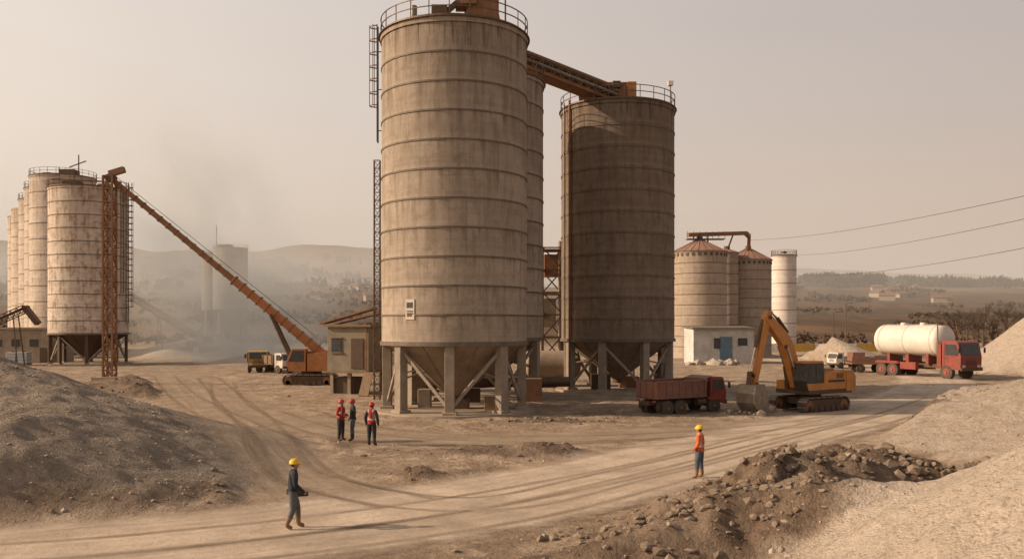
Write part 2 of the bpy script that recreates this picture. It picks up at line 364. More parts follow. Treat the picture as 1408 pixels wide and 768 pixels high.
def terrain(X_,Y_):
    X_=np.asarray(X_,float);Y_=np.asarray(Y_,float); shp=X_.shape; x=X_.ravel(); y=Y_.ravel()
    z=.22*fbm(x/13,y/13,2,3)
    rm=np.zeros_like(x); road=None
    for k,(C,w) in ROADC.items():
        d=pdist(x,y,C); q=1-ss(w/2-.3,w/2+.9,d); rm=np.maximum(rm,q)
        if k=='main': road=1-ss(w/2-.2,w/2+2.2,d); dmain=d; wmain=w
    hyp=np.hypot(x,y); near=1-ss(90,200,hyp)
    i=np.where(hyp<200)[0]; xx=x[i];yy=y[i]
    z[i]+=(.20*fbm(xx/1.7,yy/1.7,5,21,.55)+.08*fbm(xx/.45,yy/.45,3,33))*(1-rm[i])*near[i]
    pm=np.zeros_like(x); dk=np.full_like(x,.8); dm=np.zeros_like(x)
    for cx,cy,R,H,p,sd in PILES:
        i=np.where((np.abs(x-cx)<R*1.3)&(np.abs(y-cy)<R*1.3))[0]
        if not len(i): continue
        dx=x[i]-cx;dy=y[i]-cy; th=np.arctan2(dy,dx); d=np.hypot(dx,dy)
        w=1+.12*fbm(2+1.2*np.cos(th)+sd,2+1.2*np.sin(th),3,sd)*2
        q=np.sqrt((d/(R*w))**2+.003)
        hh=H*np.clip(1-q,0,1)**p*(1+.14*fbm(np.cos(th)*5+sd,np.sin(th)*5+d*.03,4,sd+5))
        amp=.10 if sd==4 else .20
        hh=hh+(amp*fbm(x[i]/1.3,y[i]/1.3,5,sd+50,.6))*np.clip((1-q)*4,0,1)
        hh=np.maximum(hh,0)*(1-road[i])
        z[i]+=hh
        mm=ss(0.0,.07,1-q)*(1-road[i]*.9)
        pm[i]=np.maximum(pm[i],mm)
        if sd<3: dk[i]=np.minimum(dk[i],.8-mm*.7)  # left piles: shade of their far-from-sun slopes put into the colour
        if sd==4: dk[i]=np.maximum(dk[i],.8+mm*.2)
        if sd==3: dk[i]=np.minimum(dk[i],.8-mm*.12)
    for n_,(cx,cy,rx,ry,H) in enumerate(MOUNDS):
        r4=4.0
        i=np.where((np.abs(x-cx)<rx*r4)&(np.abs(y-cy)<ry*r4))[0]
        if not len(i): continue
        xx=x[i];yy=y[i]
        dx=(xx-cx)/rx;dy=(yy-cy)/ry; q=np.sqrt(dx*dx+dy*dy)+.45*fbm(xx/.8,yy/.8,4,n_+60)
        e=np.clip(1-q/1.9,0,1)**1.5*1.5
        hh=H*e*(1+.6*fbm(xx/.6,yy/.6,4,n_+80))+.16*H**.5*e*fbm(xx/.25,yy/.25,3,n_+90)
        z[i]+=np.maximum(hh,0)*(1-rm[i]*.9); dm[i]=np.maximum(dm[i],ss(.03,.5,e))
    ap=np.exp(-(((x-8.4)/5.4)**2+((y-21.8)/3.9)**2)**2)*.9
    ap=np.maximum(ap,np.exp(-(((x-3.3)/3.8)**2+((y-17.6)/1.9)**2))*.85)
    i=np.where(ap>.01)[0]
    z[i]+=ap[i]*(1-rm[i])*(.25+.4*fbm(x[i]/1.2,y[i]/1.2,5,71,.6))*(1-pm[i]*.8)
    for cx,cy,R,H,p,sd in PILES[:3]:
        i=np.where((np.abs(x-cx)<R*1.4)&(np.abs(y-cy)<R*1.4))[0]
        if not len(i): continue
        d=np.hypot(x[i]-cx,y[i]-cy)/R+.08*fbm(x[i]/2,y[i]/2,3,sd+9)
        rg=np.exp(-((d-1.0)/.055)**2)
        dm[i]=np.maximum(dm[i],rg*.9*(1-rm[i])); z[i]+=rg*.16*(1-rm[i])*(.7+fbm(x[i]/.8,y[i]/.8,3,sd+4))
    i=np.where((dmain<8)&(y<32))[0]
    if len(i):
        vg=np.exp(-((dmain[i]-(wmain/2+.8+.8*fbm(x[i]/2.5,y[i]/2.5,3,77)))/.7)**2)*(.55+fbm(x[i]/3,y[i]/3,3,78))*1.15
        dm[i]=np.maximum(dm[i],np.clip(vg,0,.9))
    d4=np.hypot(x-13.0,y-12.2)/9.4
    dm=np.maximum(dm,ap)*(1-rm*.95)
    dm=dm*ss(.80,.93,d4+.06*fbm(x/.9,y/.9,4,97))
    dm=dm*(1-pm*.8*(z>1.7)*(ap<.3))
    i=np.where(y>180)[0]
    if len(i):
        xx=x[i];yy=y[i]; hv=fbm(xx/420,yy/420,4,40); lm=1-ss(-300,300,xx)
        fb=ss(230,950,yy-40*hv)
        z[i]+=fb*(40+30*hv+8*fbm(xx/90,yy/90,3,42))+lm*ss(950,1700,yy)*(98+60*fbm(xx/500,yy/500,3,44))+ss(1800,2800,yy)*(118+110*fbm(xx/900+3,yy/900,3,47))
    vm=ss(200,300,y+30*fbm(x/40,y/40,3,50))
    vm=np.maximum(vm,ss(90,150,np.abs(x)+10*fbm(x/20,y/20,3,52)-.35*np.maximum(y,0)))
    vm=np.maximum(vm,ss(-4,-60,y)*.3)
    return [a.reshape(shp) for a in (z,rm,pm,dm,vm,dk)]
def gz(x,y): return float(terrain(np.array([x]),np.array([y]))[0][0])

def axis(lo,hi,step,far,g):
    a=list(np.arange(lo,hi,step)); s=step; p=a[-1]
    while p<far[1]: s*=g; p+=s; a.append(p)
    s=step; p=a[0]; b=[]
    while p>far[0]: s*=g; p-=s; b.append(p)
    return np.array(b[::-1]+a)
xs=axis(-28,30,.15,(-4500,4500),1.05)
ys=axis(13,50,.15,(-300,5200),1.03)
X,Y=np.meshgrid(xs,ys)
Z,rm,pm,dm,vm,dk=terrain(X,Y)
nx,ny=len(xs),len(ys)
idx=np.arange(nx*ny).reshape(ny,nx)
F=np.stack([idx[:-1,:-1],idx[:-1,1:],idx[1:,1:],idx[1:,:-1]],-1).reshape(-1,4)
me=bpy.data.meshes.new('ground'); me.from_pydata(np.stack([X,Y,Z],-1).reshape(-1,3),[],F)
me.polygons.foreach_set('use_smooth',np.ones(len(F),bool))
at=me.attributes.new('gmask','FLOAT_COLOR','POINT')
at.data.foreach_set('color',np.stack([pm,dm,vm,dk],-1).reshape(-1).astype(np.float32))
me.materials.append(mat_ground()); me.update()
ob=bpy.data.objects.new('ground',me); scene.collection.objects.link(ob)

def strip(C,width,off=.03,n=11,sd=0,lat=0.0):
    T=np.gradient(C,axis=0); T/=np.linalg.norm(T,axis=1)[:,None]; Nn=np.stack([T[:,1],-T[:,0]],1)
    L=np.concatenate([[0],np.cumsum(np.linalg.norm(np.diff(C,axis=0),axis=1))])
    u=np.linspace(0,1,n)
    w=width*(1+.10*fbm(L/9,L*0+sd,3,sd)*2) if width>1 else width*np.ones(len(L))
    Pt=C[:,None,:]+Nn[:,None,:]*((u-.5)[None,:,None]*w[:,None,None]+lat)
    zz=terrain(Pt[...,0],Pt[...,1])[0]+off+.0003*np.hypot(Pt[...,0],Pt[...,1])
    V=np.concatenate([Pt,zz[...,None]],-1).reshape(-1,3)
    m=len(C); id_=np.arange(m*n).reshape(m,n)
    Fq=np.stack([id_[:-1,:-1],id_[:-1,1:],id_[1:,1:],id_[1:,:-1]],-1).reshape(-1,4)
    UV=np.stack([np.broadcast_to(u,(m,n)),np.broadcast_to(L[:,None],(m,n))],-1).reshape(-1,2)
    return V,Fq,UV
def strip_obj(name,parts,mat):
    Vs=[];Fs=[];Us=[];o=0
    for V,Fq,UV in parts: Vs.append(V);Fs.append(Fq+o);Us.append(UV);o+=len(V)
    V=np.concatenate(Vs);Fq=np.concatenate(Fs);U=np.concatenate(Us)
    me=bpy.data.meshes.new(name); me.from_pydata(V,[],Fq)
    uv=me.uv_layers.new(name='UVMap'); uv.data.foreach_set('uv',U[Fq.reshape(-1)].reshape(-1).astype(np.float32))
    me.polygons.foreach_set('use_smooth',np.ones(len(Fq),bool)); me.materials.append(mat); me.update()
    ob=bpy.data.objects.new(name,me); scene.collection.objects.link(ob); return ob
m_road=mat_road('road_dust',(.60,.48,.37),(.53,.415,.31),(.37,.28,.205))
m_road2=mat_road('track_dust',(.53,.41,.305),(.45,.345,.25),(.25,.18,.125),.6,.25,.3)
m_tyre=mat_road('tyre_marks',(.24,.17,.115),(.29,.215,.15),(.17,.12,.08),.52,.3,.05,4)
strip_obj('dirt_road',[strip(ROADC['main'][0],ROADC['main'][1]+.6,.035,13,1)],m_road)
strip_obj('dirt_track',[strip(ROADC['left'][0],ROADC['left'][1]+.3,.022,11,2)],m_road2)
strip_obj('dirt_track',[strip(ROADC['mid'][0],ROADC['mid'][1]+.3,.012,11,3)],m_road2)
tp=[]
TR=[[(-30,86),(-21,64),(-14,47),(-9.3,35),(-6,28),(-1,25),(4,29.8),(12,39)],[(-26,78),(-18,56),(-12.0,43.5),(-7,38),(-1,36.5),(6,38),(12,41.5)],
 [(-33,12.7),(-20,16.2),(-9,20.2),(-2,24.6),(4.8,31.2),(12,40),(21,51)],[(-33,11.7),(-19,14.8),(-8.5,18.5),(-1,23),(5.8,30.2),(13,39),(22,50),(30,61)],
 [(-13,52),(-8,44),(-2,40),(5,40),(12,43),(20,50)],[(-36,90),(-27,70),(-18.2,52),(-11.6,40),(-9.0,33),(-7,29),(-3,25)]]
for i,t in enumerate(TR):
    C=catmull(t,.4)
    for lat in(-.95,.95): tp.append(strip(C,.36,.05+.004*i,3,i,lat=lat))
strip_obj('tyre_tracks',tp,m_tyre)

# ------------------------------------------------------------------ stones
def rocks(name,pts,mat):
    bm=bmesh.new(); bmesh.ops.create_icosphere(bm,subdivisions=1,radius=1); base=np.array([v.co[:] for v in bm.verts]); fb=np.array([[v.index for v in f.verts] for f in bm.faces]); bm.free()
    V=[];Fc=[];o=0
    for (x,y,z,s) in pts:
        q=base*(1+rng.uniform(-.3,.3,(len(base),1)))*np.array([s*rng.uniform(.7,1.4),s*rng.uniform(.7,1.3),s*rng.uniform(.45,.9)])
        a=rng.uniform(0,6.28); c,sn=math.cos(a),math.sin(a)
        q=q@np.array([[c,sn,0],[-sn,c,0],[0,0,1]])+np.array([x,y,z])
        V.append(q);Fc.append(fb+o);o+=len(base)
    me=bpy.data.meshes.new(name); me.from_pydata(np.concatenate(V),[],np.concatenate(Fc)); me.materials.append(M[mat]); me.update()
    ob=bpy.data.objects.new(name,me); scene.collection.objects.link(ob); return ob
def scatter(n,fn,smin,smax,pw=5):
    P=np.array([fn() for _ in range(n)]); z,r_=terrain(P[:,0],P[:,1])[:2]; s=smin+(smax-smin)*rng.rand(n)**pw
    return [(P[i,0],P[i,1],z[i]+s[i]*.1,s[i]) for i in range(n) if r_[i]<.4 or s[i]<.03]
def around(cx,cy,rx,ry): return lambda:(cx+rng.randn()*rx,cy+rng.randn()*ry)
pts=[]
for cx,cy,rx,ry,H in MOUNDS: pts+=scatter(int(110+120*H),around(cx,cy,rx*.9,ry*1.0),.015,.15)
pts+=scatter(2200,around(7.5,21.2,3.8,2.8),.015,.16)
pts=[p for p in pts if math.hypot(p[0]-13,p[1]-12.2)>9.0]
rocks('dirt_clods',pts,'rock_brown')
def ringp(cx,cy,R): 
    def f():
        a=rng.uniform(0,6.28); r=R*(1+rng.randn()*.05); return cx+r*math.cos(a),cy+r*math.sin(a)
    return f
pts=[]
for p in PILES[:4]: pts+=scatter(700,ringp(p[0],p[1],p[2]*.97),.015,.10)
for p in PILES[:4]: pts+=scatter(1300,around(p[0],p[1],p[2]*.45,p[2]*.45),.012,.05,3)
pts+=scatter(3200,lambda:(rng.uniform(-16,22),rng.uniform(16,60)),.012,.085)
rocks('scattered_gravel',pts,'rock_pale')
pts=scatter(40,around(14.2,50.6,1.0,.6),.08,.35)+scatter(40,around(16.2,51.0,1.2,.5),.08,.3)
rocks('rubble_heap',pts,'rock_pale')
rocks('limestone_boulders',scatter(22,around(26.5,116,1.6,.8),.4,1.0,2),'rock_pale')
rocks('boulder_group',scatter(34,around(12.4,23.9,1.3,.4),.08,.38,2),'rock_brown')

# ------------------------------------------------------------------ silos
def railing(b,r,z,mat,n=24,h=1.05,t=.05):
    for zz in(z+h,z+h*.55): b.ring((0,0),r-t/2,r+t/2,zz,zz+t,mat,64)
    b.ring((0,0),r-.02,r+.02,z+.02,z+.16,mat,64)
    for i in range(n):
        a=2*math.pi*i/n; b.beam((r*math.cos(a),r*math.sin(a),z-.1),(r*math.cos(a),r*math.sin(a),z+h),t,t,mat)
def ladder(b,x,y,nx_,ny_,z0,z1,mat,w=.5,cage=True,t=.05,step=.35):
    tx,ty=-ny_,nx_
    for s in(-1,1): b.beam((x+tx*s*w/2,y+ty*s*w/2,z0),(x+tx*s*w/2,y+ty*s*w/2,z1),t,t,mat)
    z=z0
    while z<z1: b.beam((x-tx*w/2,y-ty*w/2,z),(x+tx*w/2,y+ty*w/2,z),t*.7,t*.7,mat); z+=step
    if cage:
        z=z0+2.2
        while z<z1:
            pr=None
            for i in range(7):
                a=math.pi*i/6; px=x+tx*math.cos(a)*w*.75+nx_*math.sin(a)*w*1.1; py=y+ty*math.cos(a)*w*.75+ny_*math.sin(a)*w*1.1
                if pr: b.beam((pr[0],pr[1],z),(px,py,z),t*.7,t,mat)
                pr=(px,py)
            z+=.8
        for i in(1,3,5):
            a=math.pi*i/6; px=x+tx*math.cos(a)*w*.75+nx_*math.sin(a)*w*1.1; py=y+ty*math.cos(a)*w*.75+ny_*math.sin(a)*w*1.1
            b.beam((px,py,z0+2.2),(px,py,z1),t*.6,t*.6,mat)
def silo(name,cx,cy,r,z0,z1,nseg,shellmat,legs=8,leg_w=.55,la=None,hop='hopper_steel',legmat='concrete_leg',rail=True,roof=0,pad=True,hopz=.9,gzv=None,roofmat='concrete_pad'):
    g=gz(cx,cy) if gzv is None else gzv
    e=empty(name,(cx,cy,g)); seg=(z1-z0)/nseg
    b=MB(); n=96
    b.cyl((0,0,z0),(0,0,z1),r,r,shellmat,n,False)
    b.ring((0,0),r-.02,r+.082,z1-.02,z1+.26,shellmat,n)
    b.build('shell',e)
    b=MB()
    if roof: b.cyl((0,0,z1+.2),(0,0,z1+roof),r+.25,.5,roofmat,48,True); b.cyl((0,0,z1+roof),(0,0,z1+roof+.5),.5,.5,'dark_steel',12)
    else: b.cyl((0,0,z1+.1),(0,0,z1+.22),r-.03,r*.98,'concrete_pad',48)
    b.build('roof',e)
    b=MB()
    for i in range(1,nseg): 
        z=z0+seg*i; b.ring((0,0),r-.02,r+.045,z-.05,z+.05,'band_steel',n)
    b.ring((0,0),r-.02,r+.10,z0-.12,z0+.12,'band_steel' if legs else shellmat,n)
    b.build('bands',e)
    if rail:
        b=MB(); railing(b,r+.05,z1+.26,'rail_steel'); b.ring((0,0),r-.3,r+.2,z1+.262,z1+.31,'rail_steel',64); b.build('railing',e)
    if legs:
        la=math.radians(22.5) if la is None else la
        P=[]; rr=r*.93
        b=MB()
        b.cyl((0,0,z0-.02),(0,0,hopz),r*.97,.35,hop,48,False); b.cyl((0,0,hopz),(0,0,hopz-.35),.35,.35,'dark_steel',16)
        for i in range(16):
            a=2*math.pi*i/16; b.beam((r*.98*math.cos(a),r*.98*math.sin(a),z0-.02),(.38*math.cos(a),.38*math.sin(a),hopz),.07,.07,hop)
        b.build('hopper',e); b=MB()
        for i in range(legs):
            a=la+2*math.pi*i/legs; x,y=rr*math.cos(a),rr*math.sin(a); P.append((x,y))
            R=Matrix.Rotation(a,3,'Z')
            b.box((x,y,z0/2+.12),(leg_w,leg_w,z0+.5),legmat,R); b.box((x,y,.12),(leg_w*1.5,leg_w*1.5,.35),'concrete_pad',R)
        b.build('legs',e,bevel=.03); b=MB()
        for i in range(legs):
            x,y=P[i];x2,y2=P[(i+1)%legs]
            if i%2==0: b.beam((x,y,.4),(x2,y2,z0-.3),.16,.18,'brace_steel')
            else: b.beam((x,y,z0-.3),(x2,y2,.4),.16,.18,'brace_steel')
            b.beam((x,y,z0*.5),(x*.45,y*.45,z0*.62),.09,.09,'brace_steel')
        b.build('bracing',e)
    if pad:
        b=MB(); b.cyl((0,0,-.5),(0,0,.13),r*1.12,r*1.10,'concrete_pad',64); b.build('base_pad',e,bevel=.03)
    return e,g
segh=18.0/11
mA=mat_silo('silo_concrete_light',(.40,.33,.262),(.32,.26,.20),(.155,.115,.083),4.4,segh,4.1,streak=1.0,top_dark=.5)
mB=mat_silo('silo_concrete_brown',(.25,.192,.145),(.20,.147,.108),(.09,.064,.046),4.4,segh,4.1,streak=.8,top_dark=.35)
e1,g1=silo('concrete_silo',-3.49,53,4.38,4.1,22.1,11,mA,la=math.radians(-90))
b=MB()
ladder(b,-4.7,.2,-1,0,16.3,23.4,'rail_steel',.45,True,.06)
for z in(17,19.5,21.8): b.beam((-4.3,.2,z),(-4.7,.2,z),.05,.05,'rail_steel')
b.build('ladder',e1)
b=MB()
b.box((1.7,-1.0,23.6),(2.0,1.8,2.4),'orange_paint'); b.prism([(.5,22.4),(1.5,25.6),(2.3,25.6),(2.9,22.4)],-2.2,-1.95,'rust_orange'); b.box((1.0,-2.3,24.2),(.9,.5,.9),'rust_orange')
b.cyl((.2,-1.9,23.9),(1.2,-1.9,23.9),.4,.4,'dark_steel'); b.beam((-1.4,-2.3,22.4),(1.0,-2.0,24.6),.3,.3,'dark_steel'); b.box((-.7,-2.4,23.0),(.9,.8,1.2),'dark_steel')
b.cyl((3.1,-2,22.3),(3.1,-2,24.6),.05,.05,'rail_steel',6); b.cyl((-2.2,-2.5,22.3),(-2.2,-2.5,23.6),.2,.2,'steel_bare',12)
b.build('head_machinery',e1,bevel=.02)
b=MB()
for (du,v,w,h,mt,off) in((0,6.05,.62,1.15,'sign_plate',.0),(-.13,6.3,.17,.3,'black_part',.03),(.1,6.3,.17,.3,'black_part',.03),(0,5.95,.42,.05,'black_part',.03),(0,5.82,.42,.05,'black_part',.03),(-.05,5.69,.3,.05,'black_part',.03)):
    ang=-math.pi/2-.54+du/4.4; rr=4.40+off; x,y=rr*math.cos(ang),rr*math.sin(ang)
    b.box((x,y,v),(w,.04,h),mt,Matrix.Rotation(ang+math.pi/2,3,'Z'))
b.build('sign_panel',e1)
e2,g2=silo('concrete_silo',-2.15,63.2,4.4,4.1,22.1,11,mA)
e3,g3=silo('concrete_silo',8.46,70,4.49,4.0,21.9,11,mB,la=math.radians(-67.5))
b=MB()
a=math.radians(-90-60); b.cyl((4.62*math.cos(a),4.62*math.sin(a),.3),(4.62*math.cos(a),4.62*math.sin(a),22.6),.09,.09,'rust_orange',8)
a=math.radians(-90-72); b.cyl((4.6*math.cos(a),4.6*math.sin(a),4),(4.6*math.cos(a),4.6*math.sin(a),22.6),.06,.06,'steel_bare',8)
b.box((.0,-1.8,23.2),(2.0,1.4,1.5),'rust_orange'); b.box((.8,-2.2,23.2),(.7,.9,1.5),'orange_paint'); b.cyl((-1.6,-2.4,23.3),(-.3,-2.4,23.3),.4,.4,'dark_steel'); b.box((-.4,-2.6,23.7),(.6,.5,.5),'dark_steel')
b.beam((-3.2,-1.4,22.9),(.2,-1.6,23.4),.5,.4,'dark_steel'); b.cyl((3.9,-1.9,22.3),(3.9,-1.9,24.0),.05,.05,'rail_steel',6); b.box((3.9,-1.9,24.0),(.4,.4,.35),'white_paint')
b.build('head_machinery',e3,bevel=.02)
def conveyor(p1,p2,w,h,mat='rust_orange',belt='dark_steel',n=12,supports=()):
    b=MB(); p1=Vector(p1);p2=Vector(p2); _,_,d,a,u,L=b.frame(p1,p2)
    for i in(-1,1):
        for j in(-1,1): b.beam(p1+a*i*w/2+u*j*h/2,p2+a*i*w/2+u*j*h/2,.09*max(w,.8),.09*max(w,.8),mat)
    for k in range(n):
        q=p1.lerp(p2,k/n);q2=p1.lerp(p2,(k+1)/n)
        for i in(-1,1):
            b.beam(q+a*i*w/2-u*h/2,q2+a*i*w/2+u*h/2,.06,.06,mat); b.beam(q+a*i*w/2-u*h/2,q+a*i*w/2+u*h/2,.06,.06,mat)
        b.beam(q-a*w/2-u*h/2,q+a*w/2-u*h/2,.06,.06,mat)
    b.beam(p1+u*h*.15,p2+u*h*.15,w*.8,.08,belt)
    b.cyl(p1-a*w*.45+u*h*.15,p1+a*w*.45+u*h*.15,h*.3,h*.3,belt,14); b.cyl(p2-a*w*.45+u*h*.15,p2+a*w*.45+u*h*.15,h*.3,h*.3,belt,14)
    for (t,x2,y2) in supports:
        q=p1.lerp(p2,t); g=gz(x2,y2)
        for i in(-1,1): b.beam(q+a*i*w/2-u*h/2,Vector((x2,y2,g))+a*i*w*.7,.12,.12,mat)
    return b
b=conveyor((-1.6,61.5,24.6),(8.1,68.2,22.9),1.3,1.1,'rust_orange','dark_steel',14)
p1=Vector((-1.6,61.5,24.1));p2=Vector((8.1,68.2,22.4)); b.beam(p1,p2,1.25,.3,'rust_orange'); b.cyl(p1+Vector((0,-.5,1.0)),p2+Vector((0,-.5,1.0)),.3,.3,'dark_steel',12); b.cyl(p1+Vector((0,-.8,.55)),p2+Vector((0,-.8,.55)),.14,.14,'steel_bare',10)
b.beam((-1.6,61.5,22.0),(-1.6,61.5,24.3),.3,.3,'rust_orange'); b.beam((0,62.3,22.0),(0,62.3,24.1),.3,.3,'rust_orange'); b.beam((6.6,67.2,22.0),(6.6,67.2,22.9),.3,.3,'rust_orange')
b.build('conveyor_bridge')

mW=mat_silo('silo_white_peeling',(.66,.58,.49),(.55,.465,.385),(.30,.215,.15),4.9,19/11,4.1,rust=1.25,streak=.6,top_dark=.35,ztop=23)
mW2=mat_silo('silo_white_old',(.58,.50,.42),(.48,.40,.33),(.27,.20,.145),4.9,2.2,4.1,rust=.6,streak=.6,top_dark=.2,ztop=29)
eL,gL=silo('white_silo',-57.2,118,4.95,4.1,23.1,11,mW,hop='dark_steel',legmat='dark_steel',leg_w=.4)
b=MB(); ladder(b,5.4,-.5,1,0,5.5,24.4,'rail_steel',.7,True,.09,.5); ladder(b,4.2,-3.1,.8,-.6,4.5,24,'rail_steel',.6,False,.08,.5)
b.beam((-3,-2,23.3),(-3,-2,26.2),.1,.1,'rail_steel'); b.beam((-1,-2,23.3),(-1,-2,25.2),.12,.12,'rail_steel'); b.box((-2.2,0,24.1),(2.0,1.8,1.2),'dark_steel'); b.box((1.8,.5,23.9),(1.2,1.2,.9),'rust_orange'); b.beam((-4,-2,24.6),(4.5,-1.5,24.3),.18,.2,'rust_orange')
b.build('ladder_and_machinery',eL)
for i,(x,y) in enumerate(((-73.5,143),(-81,155),(-88.8,167),(-96.5,178),(-103,188))):
    e,g=silo('old_silo',x,y,4.9,1.0 if i else 4.1,29.0-i*.2,10,mW2,legs=8 if i==0 else 0,hop='dark_steel',legmat='dark_steel',rail=(i<3),pad=(i>0))
    if i==0:
        b=MB(); b.box((1,0,30.0),(2.4,2.0,1.4),'dark_steel'); b.beam((3,-1,29),(3,-1,33.0),.14,.14,'rail_steel'); b.beam((1.5,-1,31),(4.2,-1,32),.15,.15,'rail_steel'); b.box((-2.5,0,29.7),(1.2,1.2,1.1),'rust_orange'); b.build('head_machinery',e)
mC=mat_silo('silo_far_concrete',(.42,.35,.28),(.36,.295,.23),(.26,.20,.15),4.5,2.2,11,streak=.3)
for x,y,r,zt in((-84.5,262,5.0,28.0),(-91.5,268,3.6,27.0)):
    e,g=silo('concrete_silo',x,y,r,10,zt,8,mC,hop='hopper_steel',legmat='concrete_leg',leg_w=.5,hopz=5,gzv=0,pad=False)
b=MB(); b.beam((-88,260,27),(-88,260,35),.2,.2,'rail_steel'); b.box((-86,262,29.0),(4,2,1.0),'dark_steel'); b.build('silo_antenna')
mD=mat_silo('silo_grain',(.40,.325,.26),(.34,.27,.21),(.21,.155,.115),4.2,1.6,0,streak=.5,top_dark=.2,ztop=17)
eG,_=silo('grain_silo',30.1,140,4.25,.2,16.7,10,mD,legs=0,rail=False,roof=2.2,roofmat='roof_rust')
eH,_=silo('grain_silo',40.6,150,3.85,.2,16.1,10,mD,legs=0,rail=False,roof=2.2,roofmat='roof_rust')
eI,_=silo('grain_silo',36.2,147,1.9,.2,17.2,10,mD,legs=0,rail=False,roof=.8,roofmat='roof_rust')
for e,r,z in((eG,4.25,16.7),(eH,3.85,16.1)):
    b=MB()
    for i in range(28):
        a=2*math.pi*i/28; b.box(((r+.03)*math.cos(a),(r+.03)*math.sin(a),z-.35),(.12,.4,.45),'dark_steel',Matrix.Rotation(a,3,'Z'))
    for i in range(24):
        a=2*math.pi*i/24; b.beam(((r+.22)*math.cos(a),(r+.22)*math.sin(a),z+.24),(.5*math.cos(a),.5*math.sin(a),z+2.24),.08,.08,'roof_rust')
    b.build('vents_and_roof_ribs',e)
b=MB()
b.beam((28,139,19.6),(38.3,143,20.3),.7,.6,'rust_orange'); b.beam((38.3,143,20.3),(40.2,148,20.3),.6,.6,'rust_orange'); b.beam((40.2,148,20.4),(40.4,149,18.0),.55,.55,'rust_orange')
for x,y in((29,139.3),(31.5,140.4)): b.beam((x,y,17.5),(x,y,19.6),.2,.2,'rust_orange')
b.beam((36.2,146.5,18),(36.2,143,20),.2,.2,'dark_steel'); b.box((31,140,19.0),(6,1.4,.15),'dark_steel')
for i in range(7): b.beam((28+i,139.3,19.1),(28+i,139.3,20.2),.07,.07,'rail_steel')
b.build('silo_conveyor_arm')
mE=mat_silo('tank_white_paint',(.66,.60,.54),(.58,.51,.45),(.40,.32,.26),2.4,2.5,0,streak=.25,top_dark=.1,ztop=20)
eT,_=silo('white_storage_silo',56.1,180,2.45,.2,19.3,7,mE,legs=0,rail=True,roof=.7,roofmat='white_paint')

def lattice(b,x0,x1,y0,y1,z0,z1,n,mat,t=.12):
    for x in(x0,x1):
        for y in(y0,y1): b.beam((x,y,z0),(x,y,z1),t,t,mat)
    h=(z1-z0)/n
    for k in range(n):
        a=z0+k*h;c=a+h
        for (p,q) in(((x0,y0),(x1,y0)),((x1,y0),(x1,y1)),((x1,y1),(x0,y1)),((x0,y1),(x0,y0))):
            if k%2: p,q=q,p
            b.beam((*p,a),(*q,c),t*.7,t*.7,mat); b.beam((*p,c),(*q,c),t*.7,t*.7,mat)
b=MB(); lattice(b,2.8,4.6,79,81,gz(3.6,80),12.2,6,'dark_steel',.16)
for z in(4,8,12): b.box((3.7,80,z),(2.4,2.6,.1),'rust_orange')
b.box((3.6,80,10.6),(1.3,1.6,2.0),'rust_orange'); b.box((3.4,80,6.3),(1.2,1.6,2.6),'hopper_steel'); b.cyl((4.4,79.3,1),(4.4,79.3,12.8),.2,.2,'hopper_steel',12); b.build('steel_tower')
b=MB(); lattice(b,-9.5,-9.1,60,60.4,gz(-9.3,60),16.5,30,'rail_steel',.05); b.build('ladder_mast')
b=MB(); g=gz(4,73)
b.cyl((1.4,73,g+1.9),(5.4,73,g+1.9),1.15,1.15,'hopper_steel',28); b.sphere((1.4,73,g+1.9),(.35,1.15,1.15),'hopper_steel'); b.sphere((5.4,73,g+1.9),(.35,1.15,1.15),'hopper_steel')
for x in(2,4.8): b.box((x,73,g+.5),(.3,1.8,1.0),'concrete_leg')
b.build('horizontal_tank')
b=MB(); g=gz(-1,57)
for (x,y,sx,sy,sz,mt) in((-3.2,57.5,2.2,1.2,1.0,'dark_steel'),(1.4,58.5,1.2,1,1.6,'rust_orange'),(-6.2,58.6,1.0,1,1.8,'dark_steel'),(-3.2,53,1.2,1.2,.7,'dark_steel'),(-5.4,54,.8,.8,1.2,'hopper_steel'),(-1.2,52,.9,.7,.9,'wood')):
    b.box((x,y,g+sz/2),(sx,sy,sz),mt)
b.cyl((-8,59,g+1.2),(4,61,g+1.2),.35,.35,'dark_steel',12); b.build('pump_equipment',bevel=.04)
b=MB(); g=gz(8,71)
for (x,y,sx,sy,sz,mt) in((7,69,1.5,1,1.3,'dark_steel'),(9.5,71,1.6,1.2,1.0,'rust_orange'),(12.5,73,1.2,1,1.8,'dark_steel')): b.box((x,y,g+sz/2),(sx,sy,sz),mt)
b.build('pump_equipment',bevel=.04)

